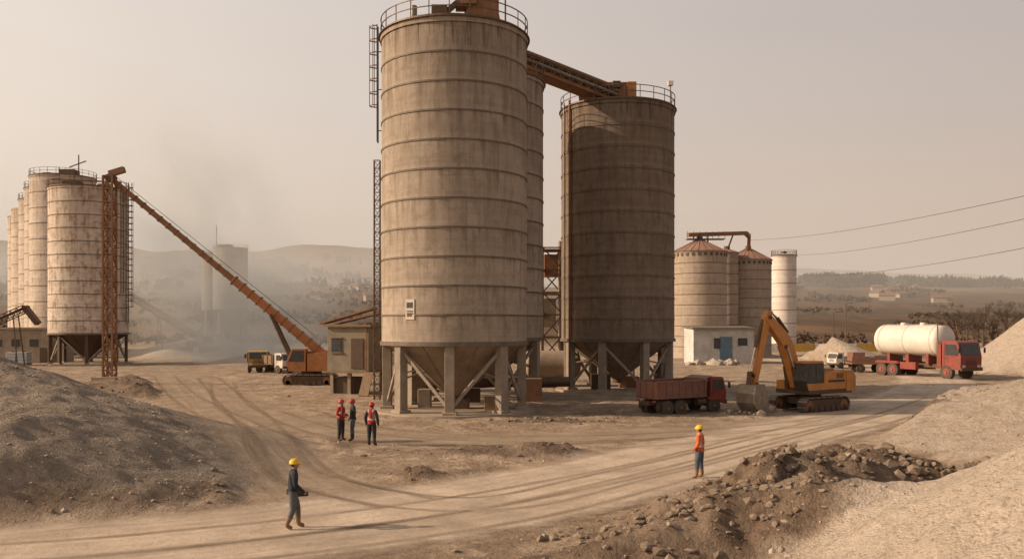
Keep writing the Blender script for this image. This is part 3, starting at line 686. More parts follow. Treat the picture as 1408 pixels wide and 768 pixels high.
# ------------------------------------------------------------------ crane with raised boom and mast
def track(b,L,H,w,y,mat='black_part',x0=0):
    pts=[]; r=H/2
    for i in range(9): a=math.pi/2+math.pi*i/8; pts.append((x0-L/2+r+r*math.cos(a),r+r*math.sin(a)))
    for i in range(9): a=-math.pi/2+math.pi*i/8; pts.append((x0+L/2-r+r*math.cos(a),r+r*math.sin(a)))
    inner=[(x0+(p[0]-x0)*.93,r+(p[1]-r)*.8) for p in pts]
    b.prism(inner,y-w*.32,y+w*.32,'dark_steel')
    n=len(pts); dense=[]
    for i in range(n):
        p=Vector((pts[i][0],0,pts[i][1]));q=Vector((pts[(i+1)%n][0],0,pts[(i+1)%n][1])); l=(q-p).length; m=max(1,int(l/.17))
        for k in range(m): dense.append(p.lerp(q,k/m))
    for i in range(len(dense)):
        p=dense[i];q=dense[(i+1)%len(dense)]; p=p+Vector((0,y,0));q=q+Vector((0,y,0)); d=(q-p)
        b.beam(p+d*.06,q-d*.06,w,.07,'steel_bare' if i%3 else 'dark_steel')
    k=int(L/.55)
    for i in range(k):
        x=x0-L/2+r+(L-2*r)*i/(k-1)
        for s in(-1,1): b.cyl((x,y+s*w*.33,r*.62),(x,y+s*w*.40,r*.62),r*.42,r*.42,'dark_steel',12)
    for x in(x0-L/2+r,x0+L/2-r):
        b.cyl((x,y-w*.40,r),(x,y+w*.40,r),r*.72,r*.72,'rust_orange',16)
b=MB()
for y in(-1.3,1.3): track(b,4.3,.95,.65,y)
b.box((0,0,.7),(2.6,2.2,.5),'dark_steel'); b.cyl((0,0,.9),(0,0,1.25),.9,.9,'dark_steel',24)
b.prism([(-2.2,1.25),(1.9,1.25),(1.9,2.0),(1.2,2.9),(-1.4,3.05),(-2.2,2.6)],-1.1,.3,'orange_paint')
b.prism([(-2.1,1.25),(.1,1.25),(.1,2.8),(-1.4,2.9),(-2.1,2.5)],.35,1.25,'orange_paint')
b.prism([(.2,1.25),(1.7,1.25),(1.9,2.1),(1.4,3.2),(.2,3.2)],.4,1.3,'orange_paint')
b.prism([(.35,2.1),(1.72,2.1),(1.35,3.05),(.35,3.05)],.38,1.32,'glass_dark')
b.box((-2.35,0,1.9),(.5,2.3,1.1),'dark_steel')
for i in range(6): b.box((-1.6+i*.28,-1.115,2.2),(.08,.03,.8),'black_part')
ec=empty('boom_crane',(-17.7,77,gz(-17.7,77)),math.pi)
b.build('body',ec,bevel=.03)
b=MB()
A=Vector((-2.0,0,1.9)); Bp=Vector((17.7,0,18.2))
b.beam(A,A.lerp(Bp,.45),.6,.8,'orange_paint',.5,.62); b.beam(A.lerp(Bp,.44),Bp,.4,.5,'rust_orange',.34,.4)
for i in range(26):
    q=A.lerp(Bp,.04+i*.037); _,_,d,a,u,L=b.frame(A,Bp)
    if i<12: b.beam(q-u*.44,q+u*.44,.66,.07,'rust_orange')
    else: b.beam(q-u*.3,q+u*.3,.48,.06,'rust_orange')
b.cyl(Bp+Vector((0,-.4,0)),Bp+Vector((0,.4,0)),.35,.35,'dark_steel',16)
b.cyl((1.4,.5,1.6),A.lerp(Bp,.28)+Vector((0,.4,-.3)),.13,.13,'dark_steel',10); b.cyl((1.4,-.5,1.6),A.lerp(Bp,.28)+Vector((0,-.4,-.3)),.13,.13,'dark_steel',10)
b.cyl(A.lerp(Bp,.1)+Vector((-.3,0,.8)),Bp+Vector((0,0,.5)),.025,.025,'black_part',6)
b.build('boom',ec,bevel=.02)
b=MB(); g=gz(-35.4,77)
lattice(b,-35.9,-35.1,76.6,77.4,g-.2,18.3,16,'rust_orange',.15)
b.beam((-35.5,77,18.5),(-34.2,77,18.9),.5,.5,'rust_orange')
ladder(b,-34.4,77,1,0,8.0,17.5,'rail_steel',.5,False,.06,.45)
for z in(9,12,15,17): b.beam((-35.1,77,z),(-34.4,77,z),.06,.06,'rail_steel')
b.box((-35.5,77,g+.1),(2.2,2.2,.5),'concrete_pad'); b.build('lattice_mast')

b=conveyor((-73.5,165,11.6),(-58.0,165,2.2),1.3,1.0,'dark_steel','dark_steel',18,supports=((.45,-66.5,165),))
g=gz(-60,165)
for x in(-62.5,-57): b.box((x,165,g+.6),(3.4,2.6,1.0),'dark_steel')
b.box((-59.5,165,g+1.8),(3.5,2,1.2),'rust_orange'); b.box((-57.5,165,g+2.6),(1.4,1.6,1.4),'dark_steel')
b.build('mobile_conveyor')
b=conveyor((-70,112,4.0),(-62.3,112,7.4),1.2,.8,'dark_steel','dark_steel',10,supports=((.8,-63,112),(.2,-69,112)))
b.beam((-62.3,112,7.3),(-60.8,112,5.4),.9,.6,'dark_steel'); b.build('inclined_conveyor')
e=empty('concrete_building',(-68.5,124,gz(-68,124)))
b=MB(); b.box((0,0,2.3),(9,7,4.8),'concrete_leg'); b.build('walls',e)
b=MB(); b.box((0,0,4.83),(9.5,7.5,.25),'concrete_pad'); b.build('roof',e)
b=MB()
for x in(-2.5,0,2.5): b.box((x,-3.51,2.8),(1.2,.06,1.0),'glass_dark')
b.box((3.8,-3.51,1.1),(1,.06,2.1),'dark_steel'); b.build('windows',e)
for x in(-65.2,-63.7):
    b=MB(); g=gz(x,114)
    b.box((x,114,g+.95),(1.25,1.2,1.5),'tarp_blue')
    for zz in(.3,.7,1.1,1.5): b.box((x,114,g+zz),(1.3,1.25,.05),'steel_bare')
    b.box((x,114,g+.1),(1.3,1.25,.2),'wood'); b.cyl((x,114,g+1.7),(x,114,g+1.85),.2,.2,'black_part'); b.build('liquid_tote',bevel=.02)

# ------------------------------------------------------------------ cabins and sheds
g=gz(-11.7,66); e=empty('site_cabin',(-11.7,66.3,g),math.radians(-14))
b=MB(); b.box((0,0,3.3),(3.3,3.6,3.3),'cabin_wall'); b.build('walls',e,bevel=.02)
b=MB(); b.box((0,0,5.04),(3.8,4.1,.16),'wood'); b.beam((-2.2,-1.4,5.2),(1.9,-1.4,6.3),1.1,.12,'rust_orange'); b.beam((-1.9,.4,5.2),(2.2,.4,6.1),1.1,.1,'rust_orange'); b.build('roof',e)
b=MB(); b.box((-.9,-1.82,3.6),(.8,.08,1.0),'glass_dark'); b.box((-.9,-1.86,3.05),(.95,.1,.08),'wood'); b.box((-.9,-1.86,4.15),(.95,.1,.08),'wood'); b.box((.75,-1.83,3.0),(.95,.08,2.2),'dark_steel'); b.box((-1.67,.3,3.6),(.08,1.0,.9),'glass_dark'); b.build('windows_and_door',e)
b=MB()
for x in(-1.4,0,1.4):
    for y in(-1.5,1.5): b.box((x,y,.82),(.25,.25,1.7),'concrete_leg')
b.box((0,0,1.6),(3.5,3.8,.12),'wood'); b.beam((1.7,-1.9,1.6),(2.0,-3.6,0),.7,.1,'wood'); b.box((-.6,-.6,.6),(1.8,1.6,1.2),'dark_steel')
for x in(1.5,2.1): b.beam((x,-1.9,1.6),(x,-1.9,5.0),.08,.08,'rust_orange')
b.build('piers_and_steps',e)

g=gz(28.5,120); e=empty('corrugated_shed',(28.6,121,g),math.radians(3))
b=MB(); b.box((0,0,2.4),(8.3,5,4.9),'corrugated_white')
for i in range(42): b.box((-4.1+i*.2,-2.52,2.4),(.08,.05,4.85),'corrugated_white')
b.build('walls',e)
b=MB(); b.box((0,-.2,4.95),(8.8,5.8,.2),'steel_bare',Matrix.Rotation(.04,3,'X')); b.build('roof',e)
b=MB(); b.box((0.3,-2.58,1.9),(1.7,.1,3.6),'blue_door'); b.box((-.9,-2.58,2.8),(.9,.1,1.4),'glass_dark'); b.box((2.6,-2.58,3.0),(1.3,.1,1.0),'glass_dark'); b.build('door_and_windows',e)
def house(x,y,w,d,h,yaw=0):
    e=empty('hillside_house',(x,y,gz(x,y)),yaw); b=MB(); b.box((0,0,h/2-1),(w,d,h+2),'plaster_wall'); b.build('walls',e)
    b=MB(); p=[(-w/2-.5,h-.05),(w/2+.5,h-.05),(0,h+w*.25)]; b.prism(p,-d/2-.5,d/2+.5,'roof_tile'); b.build('roof',e)
    b=MB()
    for i in(-1,0,1): b.box((i*w*.28,-d/2-.03,h*.55),(w*.12,.08,h*.25),'glass_dark')
    b.build('windows',e)
for i in range(16):
    y=random.uniform(560,760); px=random.uniform(1200,1310) if i<10 else random.uniform(430,512)
    x=(px-704)/1200*y; house(x,y,random.uniform(6,9),random.uniform(6,12),random.uniform(2.6,4),random.uniform(-1,1)*.6+random.choice((0,1.57)))
b=MB()
for i in range(14): b.box((46+i*4.2,175,gz(48+i*4.2,175)+.8),(4.1,.4,1.6),'white_paint' if i%3 else 'yellow_paint')
b.build('precast_barriers')

# ------------------------------------------------------------------ vehicles
def wheel(b,x,y,r,w,hub='dark_steel'):
    s=1 if y>0 else -1
    b.cyl((x,y-w/2,r),(x,y+w/2,r),r,r,'tyre',24); b.cyl((x,y-w*.36,r),(x,y+w*.36,r),r*1.03,r*1.03,'tyre',24)
    b.cyl((x,y+s*w*.5,r),(x,y+s*(w*.5+.02),r),r*.58,r*.52,hub,18); b.cyl((x,y+s*w*.5,r),(x,y+s*(w*.5+.09),r),r*.2,r*.16,'steel_bare',10)
    for i in range(24):
        a=2*math.pi*i/24; b.box((x+r*1.02*math.cos(a),y,r+r*1.02*math.sin(a)),(.05,w*.95,.06),'tyre',Matrix.Rotation(-a,3,'Y'))
def truck_cab(b,x0,w,zb,L,H,mat):
    b.prism([(x0,zb),(x0+L,zb),(x0+L+.05,zb+H*.45),(x0+L-.22,zb+H*.95),(x0+L-.4,zb+H),(x0,zb+H)],-w/2,w/2,mat)
    f=.012
    b.beam((x0+L+.045,0,zb+H*.50),(x0+L-.17,0,zb+H*.90),w*.86,.03,'glass_dark')
    for s in(-1,1):
        b.prism([(x0+.3,zb+H*.5),(x0+L-.18,zb+H*.5),(x0+L-.38,zb+H*.88),(x0+.3,zb+H*.88)],s*(w/2+f)-.012,s*(w/2+f)+.012,'glass_dark')
        b.box((x0+.22,s*(w/2+.01),zb+H*.5),(.02,.02,H*.9),'black_part'); b.box((x0+.42,s*(w/2+.03),zb+H*.42),(.16,.04,.04),'black_part')
        b.beam((x0+L-.15,s*w/2,zb+H*.8),(x0+L+.1,s*(w/2+.25),zb+H*.8),.03,.03,'black_part'); b.box((x0+L+.1,s*(w/2+.25),zb+H*.68),(.06,.2,.42),'black_part')
        b.box((x0+L+.04,s*w*.36,zb+.28),(.06,.32,.2),'white_paint')
    b.box((x0+L+.07,0,zb+.05),(.14,w*1.0,.26),'dark_steel')
    for i in range(4): b.box((x0+L+.045,0,zb+.42+i*.1),(.03,w*.5,.045),'black_part')
def dump_truck(name,loc,yaw,sc,cab='red_paint',bed='maroon_paint'):
    b=MB()
    b.box((0,0,.85),(6.6,.85,.28),'dark_steel')
    for x in(-2.2,-1.05,2.1):
        for s in(-1,1): wheel(b,x,s*.98,.52,.36)
        b.cyl((x,-.9,.52),(x,.9,.52),.09,.09,'dark_steel',8)
    for x in(-2.2,-1.05):
        for s in(-1,1): wheel(b,x,s*.62,.52,.3)
    truck_cab(b,1.75,2.2,.72,1.45,1.85,cab)
    for s in(-1,1):
        b.prism([(1.45,1.0),(1.55,1.18),(2.7,1.18),(2.75,1.0),(2.6,.95),(1.6,.95)],s*1.12-.1,s*1.12+.1,cab)
        b.cyl((.5,s*.95,.85),(1.3,s*.95,.85),.26,.26,'steel_bare' if s>0 else 'dark_steel',14)
    b.box((-.95,0,1.22),(4.3,2.2,.14),bed)
    for s in(-1,1):
        b.prism([(-3.05,1.2),(1.25,1.2),(1.35,2.35),(-3.15,2.35)],s*1.18-.04,s*1.18+.04,bed)
        b.box((-.9,s*1.20,2.36),(4.6,.16,.12),bed); b.box((-.9,s*1.22,1.26),(4.4,.12,.1),bed)
        for i in range(8): b.box((-2.95+i*.58,s*1.25,1.8),(.09,.08,1.1),bed)
    b.box((1.3,0,1.85),(.1,2.3,1.25),bed); b.beam((1.3,0,2.45),(1.9,0,2.62),2.2,.07,bed); b.box((-3.1,0,1.78),(.1,2.3,1.12),bed)
    for y in(-.7,0,.7): b.box((-3.17,y,1.78),(.07,.1,1.0),bed)
    for s in(-1,1): b.box((-3.2,s*.9,1.0),(.05,.35,.14),'red_paint'); b.box((-2.9,s*.98,.65),(.03,.4,.5),'black_part')
    b.cyl((-.3,0,.95),(.8,0,1.2),.12,.12,'steel_bare',10)
    for i in range(14): b.sphere((-2.6+i*.28,random.uniform(-.5,.5),1.75+random.uniform(-.1,.15)),(.55,.6,.4),'rock_brown',8,5,jit=.12)
    return b.build(name,None,loc,yaw,.02,sc)
dump_truck('dump_truck',(10.15,52.3,gz(10.15,52.3)),math.radians(30),.84)

def excavator(name,loc,yaw):
    e=empty(name,loc,yaw); O='excavator_orange'
    b=MB()
    for y in(-1.15,1.15): track(b,4.0,.9,.6,y)
    b.box((0,0,.65),(1.8,2.0,.4),'dark_steel'); b.cyl((0,0,.8),(0,0,1.1),.75,.75,'dark_steel',24); b.build('undercarriage',e,bevel=.015)
    b=MB()
    b.box((-.5,0,1.22),(3.9,2.5,.24),'dark_steel')
    b.prism([(-2.75,1.2),(-1.9,1.2),(-1.9,2.45),(-2.5,2.45),(-2.75,2.1)],-1.3,1.3,O)
    b.prism([(-1.88,1.35),(.1,1.35),(.1,2.2),(-.3,2.42),(-1.88,2.42)],-1.25,1.25,O)
    b.box((.75,-.95,1.6),(1.3,.6,.55),O); b.box((-.9,.4,2.5),(.9,.8,.16),O); b.cyl((-1.3,-.6,2.4),(-1.3,-.6,2.95),.07,.07,'dark_steel',10)
    for s in(-1,1):
        b.box((-1.0,s*1.262,1.85),(1.5,.02,.14),'black_part')
        for i in range(5): b.box((-1.6+i*.14,s*1.262,2.15),(.06,.02,.3),'black_part')
        b.cyl((-1.8,s*1.1,2.45),(-1.8,s*1.1,2.8),.025,.025,'black_part',6); b.cyl((.0,s*1.1,2.3),(.0,s*1.1,2.8),.025,.025,'black_part',6); b.cyl((-1.8,s*1.1,2.8),(.0,s*1.1,2.8),.025,.025,'black_part',6)
    b.prism([(.15,1.34),(1.55,1.34),(1.72,1.9),(1.45,2.95),(.15,2.95)],.3,1.25,'black_part')
    b.prism([(.2,2.93),(1.5,2.93),(1.46,3.06),(.2,3.06)],.28,1.27,O)
    b.prism([(.12,1.34),(1.5,1.34),(1.66,1.75),(.12,1.75)],.285,1.265,O)
    for yy in(.29,1.262): b.prism([(.3,1.82),(.85,1.82),(.85,2.85),(.3,2.85)],yy-.012,yy+.012,'glass_dark'); b.prism([(.92,1.82),(1.6,1.82),(1.38,2.85),(.92,2.85)],yy-.012,yy+.012,'glass_dark')
    b.beam((1.70,.78,1.95),(1.46,.78,2.88),.8,.03,'glass_dark')
    b.build('house_and_cab',e,bevel=.02)
    b=MB()
    b.prism([(.75,1.35),(1.25,1.4),(1.95,3.2),(2.35,4.0),(3.75,5.45),(3.65,5.75),(3.35,5.8),(2.0,4.75),(1.45,4.1),(.55,1.9)],-.32,.10,O)
    b.prism([(3.15,6.0),(3.55,6.05),(3.85,5.6),(4.75,1.75),(4.5,1.65),(3.45,5.2)],-.28,.06,O)
    b.cyl((1.35,-.45,1.6),(1.6,-.45,2.7),.11,.11,'dark_steel',10); b.cyl((1.6,-.45,2.7),(2.15,-.45,3.9),.06,.06,'chrome_rod',10)
    b.cyl((1.35,.23,1.6),(1.6,.23,2.7),.11,.11,'dark_steel',10); b.cyl((1.6,.23,2.7),(2.15,.23,3.9),.06,.06,'chrome_rod',10)
    b.cyl((1.75,-.11,4.75),(2.6,-.11,5.6),.11,.11,'dark_steel',10); b.cyl((2.6,-.11,5.6),(3.25,-.11,6.0),.055,.055,'chrome_rod',10)
    b.cyl((3.85,-.11,5.5),(4.5,-.11,3.9),.1,.1,'dark_steel',10); b.cyl((4.5,-.11,3.9),(4.95,-.11,2.5),.05,.05,'chrome_rod',10)
    b.beam((4.95,-.11,2.5),(4.6,-.11,2.2),.3,.1,'dark_steel'); b.beam((4.95,-.11,2.5),(5.05,-.11,1.7),.3,.1,'dark_steel')
    for p in((.95,1.6),(3.5,5.65),(4.6,1.75),(2.15,3.9)): b.cyl((p[0],-.42,p[1]),(p[0],.2,p[1]),.12,.12,'dark_steel',12)
    for i in range(5): b.cyl((1.9+i*.3,-.05,4.75+i*.27),(2.2+i*.3,-.05,5.02+i*.27),.035,.035,'black_part',6)
    b.build('boom_and_stick',e,bevel=.02)
    b=MB()
    prof=[(4.45,1.8),(5.15,1.75),(5.35,1.25),(5.3,.7),(5.0,.25),(4.5,.02),(4.1,.12)]
    inn=[(4.2,.22),(4.55,.16),(4.92,.36),(5.18,.75),(5.22,1.2),(5.05,1.62),(4.5,1.65)]
    b.prism(prof+inn,-.75,.53,'steel_bare')
    side=[(4.45,1.8),(5.15,1.75),(5.35,1.25),(5.3,.7),(5.0,.25),(4.5,.02),(4.1,.12),(4.15,.9)]
    for y in(-.78,.56): b.prism(side,y-.03,y+.03,'steel_bare')
    for i in range(5): b.beam((4.15,-.65+i*.27,.14),(3.88,-.65+i*.27,.2),.12,.07,'steel_bare')
    b.build('bucket',e,bevel=.015)
    return e
excavator('excavator',(18.0,53.0,gz(18.0,53.0)),math.radians(180+32))

def tank_truck(loc,yaw,sc):
    b=MB()
    b.box((-.6,0,1.0),(8.6,.9,.3),'dark_steel')
    for x in(-4.0,-2.8,2.6):
        for s in(-1,1): wheel(b,x,s*1.05,.56,.36,'red_paint')
    for s in(-1,1): b.box((-1.2,s*1.0,.95),(1.6,.4,.6),'red_paint')
    truck_cab(b,2.2,2.4,.8,1.7,2.3,'red_paint')
    b.box((1.95,0,1.9),(.3,2.4,1.9),'red_paint')
    for s in(-1,1):
        for x in(-4.0,-2.8): b.prism([(x-.7,1.1),(x-.5,1.3),(x+.5,1.3),(x+.7,1.1)],s*1.05-.2,s*1.05+.2,'red_paint')
    b.cyl((-4.6,0,3.1),(1.3,0,3.1),1.32,1.32,'tank_white',36); b.sphere((-4.6,0,3.1),(.55,1.32,1.32),'tank_white',24,14); b.sphere((1.3,0,3.1),(.55,1.32,1.32),'tank_white',24,14)
    for x in(-3.6,-1.6,.4): b.box((x,0,1.55),(.3,1.6,.8),'red_paint') 
    for x in(-4.3,-1.7,1.0): b.cyl((x-.04,0,3.1),(x+.04,0,3.1),1.35,1.35,'white_paint',36)
    for x in(-2.6,-.6): b.cyl((x,0,4.35),(x,0,4.6),.3,.3,'white_paint',16)
    b.box((-1.6,0,4.45),(5,.5,.04),'steel_bare')
    for s in(-1,1): b.beam((1.7,s*1.1,1.1),(1.7,s*1.1,4.4),.08,.08,'rust_orange')
    b.beam((1.7,-1.1,4.4),(1.7,1.1,4.4),.08,.08,'rust_orange')
    return b.build('tank_truck',None,loc,yaw,.02,sc)
tank_truck((41.4,86.5,gz(41.4,86.5)),math.radians(-66),1.18)

def small_truck(name,loc,yaw,cab,bed,sc=1,box=True):
    b=MB(); b.box((-.3,0,.7),(5.2,.8,.22),'dark_steel')
    for x in(-1.7,1.6):
        for s in(-1,1): wheel(b,x,s*.85,.44,.28)
    truck_cab(b,1.1,1.95,.6,1.3,1.65,cab)
    b.box((-1.1,0,1.0),(3.9,2.1,.12),bed)
    h=.95 if box else .45
    for s in(-1,1): b.box((-1.1,s*1.04,1.06+h/2),(3.9,.06,h),bed)
    b.box((.85,0,1.06+h/2),(.06,2.1,h),bed); b.box((-3.05,0,1.06+h/2),(.06,2.1,h),bed)
    for i in range(6):
        for s in(-1,1): b.box((-2.9+i*.72,s*1.09,1.06+h/2),(.07,.05,h),'dark_steel')
    for i in range(7): b.sphere((-2.6+i*.5,random.uniform(-.3,.3),1.2+h*.5),(.5,.6,.35),'rock_pale',8,5,jit=.12)
    return b.build(name,None,loc,yaw,.02,sc)
small_truck('flatbed_truck',(-28.2,97,gz(-28,97)),math.radians(-75),'yellow_paint','black_part',1.05)
small_truck('cargo_truck',(-25.8,95,gz(-26,95)),math.radians(-35),'white_paint','wood',.95)
small_truck('cargo_truck',(40.5,106,gz(40,106)),math.radians(200),'white_paint','white_paint',.85,False)
def trailer(loc,yaw):
    b=MB(); b.box((0,0,1.0),(5.4,2.3,.2),'rust_orange')
    for x in(-1.6,-.5,1.7):
        for s in(-1,1): wheel(b,x,s*.95,.45,.3)
    for s in(-1,1): b.box((0,s*1.1,1.4),(5.3,.06,.6),'maroon_paint')
    b.box((1.9,0,1.7),(1.3,2.1,1.0),'maroon_paint'); b.box((-1,0,1.5),(2.4,1.6,.7),'steel_bare'); b.beam((2.7,0,.9),(4.0,0,.7),.15,.15,'dark_steel')
    return b.build('flat_trailer',None,loc,yaw,.02)
trailer((39.6,95.5,gz(39.6,95.5)),math.radians(175))

# ------------------------------------------------------------------ people
def skin_mesh(joints,sub):
    me=bpy.data.meshes.new('tmp'); me.from_pydata([j[0] for j in joints],[(i,j[2]) for i,j in enumerate(joints) if j[2]>=0],[])
    ob=bpy.data.objects.new('tmp',me); scene.collection.objects.link(ob)
    md=ob.modifiers.new('s','SKIN'); md.use_smooth_shade=True; md.branch_smoothing=.4
    if not me.skin_vertices: 
        bpy.context.view_layer.objects.active=ob; bpy.ops.mesh.customdata_skin_add()
    for i,j in enumerate(joints):
        sv=me.skin_vertices[0].data[i]; r=j[1]; sv.radius=(r,r); sv.use_root=(j[2]<0)
    sb=ob.modifiers.new('u','SUBSURF'); sb.levels=sub; sb.render_levels=sub
    dg=bpy.context.evaluated_depsgraph_get(); ev=ob.evaluated_get(dg); m2=ev.to_mesh()
    V=[v.co.copy() for v in m2.vertices];Fs=[tuple(p.vertices) for p in m2.polygons]
    ev.to_mesh_clear(); bpy.data.objects.remove(ob); bpy.data.meshes.remove(me)
    return V,Fs
def person(name,loc,yaw,pose,top,sleeve,pants,boots,helmet,vest=None,scale=1.0,head_yaw=0,item=None):
    L=pose; lean=L.get('lean',0)
    J=[((0,0,.97),.155,-1,None)]
    def j(p,r,par,tag): J.append((p,r,par,tag)); return len(J)-1
    sp=j((.0,0,1.12),.15,0,'top'); ch=j((.01+lean*.5,0,1.28),.165,sp,'top'); cu=j((lean,0,1.40),.13,ch,'top')
    nk=j((.01+lean,0,1.49),.065,cu,'skin'); hd=j((.03+lean,0,1.57),.07,nk,'skin')
    for s,k in((1,'L'),(-1,'R')):
        sh0=j((lean,s*.10,1.40),.105,cu,'top'); sh=j((lean,s*.185,1.385),.092,sh0,'sleeve')
        A=L['arm'+k]; el=j(A[0],.068,sh,'sleeve'); mid=j(tuple(Vector(A[0]).lerp(Vector(A[1]),.5)),.06,el,'sleeve'); wr=j(A[1],.045,mid,'sleeve')
        d=(Vector(A[1])-Vector(A[0])).normalized(); pm=Vector(A[1])+d*.05; pl=j(tuple(pm),.036,wr,'skin'); j(tuple(pm+d*.035),.032,pl,'skin')
        G=L['leg'+k]; hp=j((0,s*.095,.90),.128,0,'pants'); th=j(tuple(Vector((0,s*.10,.90)).lerp(Vector(G[0]),.5)),.112,hp,'pants')
        kn=j(G[0],.086,th,'pants'); cf=j(tuple(Vector(G[0]).lerp(Vector(G[1]),.4)),.08,kn,'pants'); an=j(G[1],.066,cf,'boot')
        hl=Vector(G[1]); tv=Vector(G[2]); m_=j(tuple(hl.lerp(tv,.5)+Vector((0,0,-.012))),.058,an,'boot'); j(G[2],.048,m_,'boot')
    V,Fs=skin_mesh([(p,r,q) for p,r,q,t in J],2)
    segs=[(Vector(J[i][0]),Vector(J[J[i][2]][0]),J[i][3],(J[i][1]+J[J[i][2]][1])/2) for i in range(1,len(J))]
    b=MB(); tagm={'top':top,'sleeve':sleeve,'pants':pants,'boot':boots,'skin':'skin'}
    b.v.extend([tuple(v) for v in V])
    for f in Fs:
        c=sum((V[i] for i in f),Vector())/len(f); best=1e9;tg='top'
        for a,q,t,r in segs:
            d=q-a; u=max(0,min(1,(c-a).dot(d)/max(d.length_squared,1e-9))); dd=(c-(a+d*u)).length-r
            if dd<best: best=dd;tg=t
        if tg=='top' and c.z<.93: tg='pants'
        if tg=='pants' and c.z>.96: tg='top'
        mt=tagm[tg]
        if vest and (tg=='top' or (tg=='sleeve' and abs(c.y)<.17 and c.z>1.3)):
            mt=vest
            if 1.05<c.z<1.10 or (abs(abs(c.y)-.1)<.02 and c.z>1.1): mt='reflective'
        b.f.append(tuple(f)); b.m.append(b.mi(mt)); b.s.append(True)
    b.cyl((0,0,.885),(0,0,.99),.158,.152,vest or top,20,False)
    for k,s in(('L',1),('R',-1)):
        A=L['arm'+k]; d=(Vector(A[1])-Vector(A[0])).normalized(); inn=Vector((0,-s,0)); inn=(inn-d*inn.dot(d)).normalized(); side=d.cross(inn).normalized()
        if side.x<0: side=-side
        pm=Vector(A[1])+d*.085; curl=L.get('curl',.5); FJ=[]
        for i,(ln) in enumerate((.072,.08,.075,.058)):
            base=pm+side*(1.5-i)*.02-d*.02; o=len(FJ); FJ.append((tuple(base),.0105,-1))
            p=base+d*ln*.45+inn*ln*.1*curl; FJ.append((tuple(p),.010,o)); p2=p+d*ln*.33*(1-.3*curl)+inn*ln*.4*curl; FJ.append((tuple(p2),.009,o+1)); p3=p2+d*ln*.25*(1-curl)+inn*ln*.4*curl; FJ.append((tuple(p3),.008,o+2))
        o=len(FJ); tb=Vector(A[1])+d*.035+side*.02; FJ.append((tuple(tb),.013,-1)); p=tb+side*.028+d*.022; FJ.append((tuple(p),.012,o)); FJ.append((tuple(p+d*.032+inn*.012),.010,o+1))
        V2,F2=skin_mesh(FJ,1); b.add(V2,F2,'skin',True)
    Rh=Matrix.Rotation(head_yaw,3,'Z'); hc=Vector((.025+lean,0,1.615))
    h=MB()
    h.sphere((0,0,0),(.096,.08,.115),'skin',20,14); h.sphere((.045,0,-.07),(.047,.052,.042),'skin',12,8)
    h.prism([(.088,.015),(.118,-.028),(.091,-.03)],-.012,.012,'skin')
    for s in(-1,1):
        h.sphere((-.005,s*.082,-.01),(.02,.01,.03),'skin',8,6); h.sphere((.085,s*.03,.012),(.012,.012,.007),'eye_mouth',8,6)
    h.box((.091,0,-.058),(.012,.042,.008),'eye_mouth'); h.sphere((-.022,0,.0),(.084,.084,.078),'cloth_dark',16,8)
    h.sphere((-.005,0,.032),(.135,.118,.122),helmet,24,8,0,.5); h.cyl((-.005,0,.022),(-.005,0,.036),.132,.13,helmet,28)
    h.sphere((.09,0,.030),(.09,.08,.014),helmet,16,6); h.box((-.01,0,.152),(.17,.025,.012),helmet)
    o=len(b.v); b.v.extend([tuple(hc+Rh@Vector(v)) for v in h.v])
    for f,mi,sm in zip(h.f,h.m,h.s): b.f.append(tuple(a+o for a in f)); b.m.append(b.mi(h.mats[mi])); b.s.append(sm)
    b.cyl((lean,0,1.44),(.01+lean,0,1.51),.09,.072,top if not vest else sleeve,16,False)
    if item=='case':
        A=Vector(L['armL'][1])+(Vector(L['armL'][1])-Vector(L['armL'][0])).normalized()*.1
        b.box(A+Vector((.02,0,-.06)),(.26,.11,.11),'black_part'); b.cyl(A+Vector((-.06,0,0)),A+Vector((.06,0,0)),.014,.014,'black_part',8)
    x,y=loc; return b.build(name,None,(x,y,gz(x,y)+.03),yaw,0,scale)
stand=dict(armL=((-.03,.27,1.13),(.05,.27,.88)),armR=((-.02,-.27,1.13),(.07,-.265,.88)),
  legL=((.02,.115,.50),(-.01,.13,.09),(.16,.155,.045)),legR=((.01,-.12,.50),(-.02,-.135,.09),(.14,-.17,.045)))
stand2=dict(armL=((-.05,.28,1.14),(.12,.22,.98)),armR=((-.02,-.27,1.13),(.02,-.28,.87)),
  legL=((.05,.13,.50),(.06,.17,.09),(.22,.20,.045)),legR=((.0,-.11,.50),(-.04,-.13,.09),(.13,-.15,.045)))
arms_front=dict(armL=((-.02,.27,1.14),(.22,.15,1.08)),armR=((-.02,-.27,1.14),(.22,-.11,1.05)),
  legL=((.02,.115,.50),(.0,.13,.09),(.16,.155,.045)),legR=((.01,-.12,.50),(-.02,-.13,.09),(.14,-.16,.045)))
walk=dict(armL=((.04,.28,1.14),(.20,.26,.95)),armR=((.02,-.27,1.13),(.22,-.24,.96)),curl=.9,lean=.02,
  legL=((.13,.105,.51),(.15,.10,.10),(.31,.10,.05)),legR=((-.01,-.11,.50),(-.17,-.11,.12),(-.02,-.12,.045)))
person('worker_in_navy_jacket',(-5.5,21.9),math.radians(22),walk,'cloth_navy','cloth_navy','cloth_grey','boot_tan','helmet_yellow',item='case')
person('worker_in_orange_vest',(6.26,29.1),math.radians(150),stand2,'vest_orange','vest_orange','cloth_denim','boot_tan','helmet_yellow',vest='vest_orange')
person('worker_in_red_vest',(-6.0,37.3),math.radians(70),stand,'vest_red','cloth_dark','cloth_dark','boot_black','helmet_red',vest='vest_red',scale=1.05)
person('worker_in_red_vest',(-7.55,38.5),math.radians(-20),arms_front,'vest_red','vest_red','cloth_dark','boot_black','helmet_red',vest='vest_red',scale=1.04)
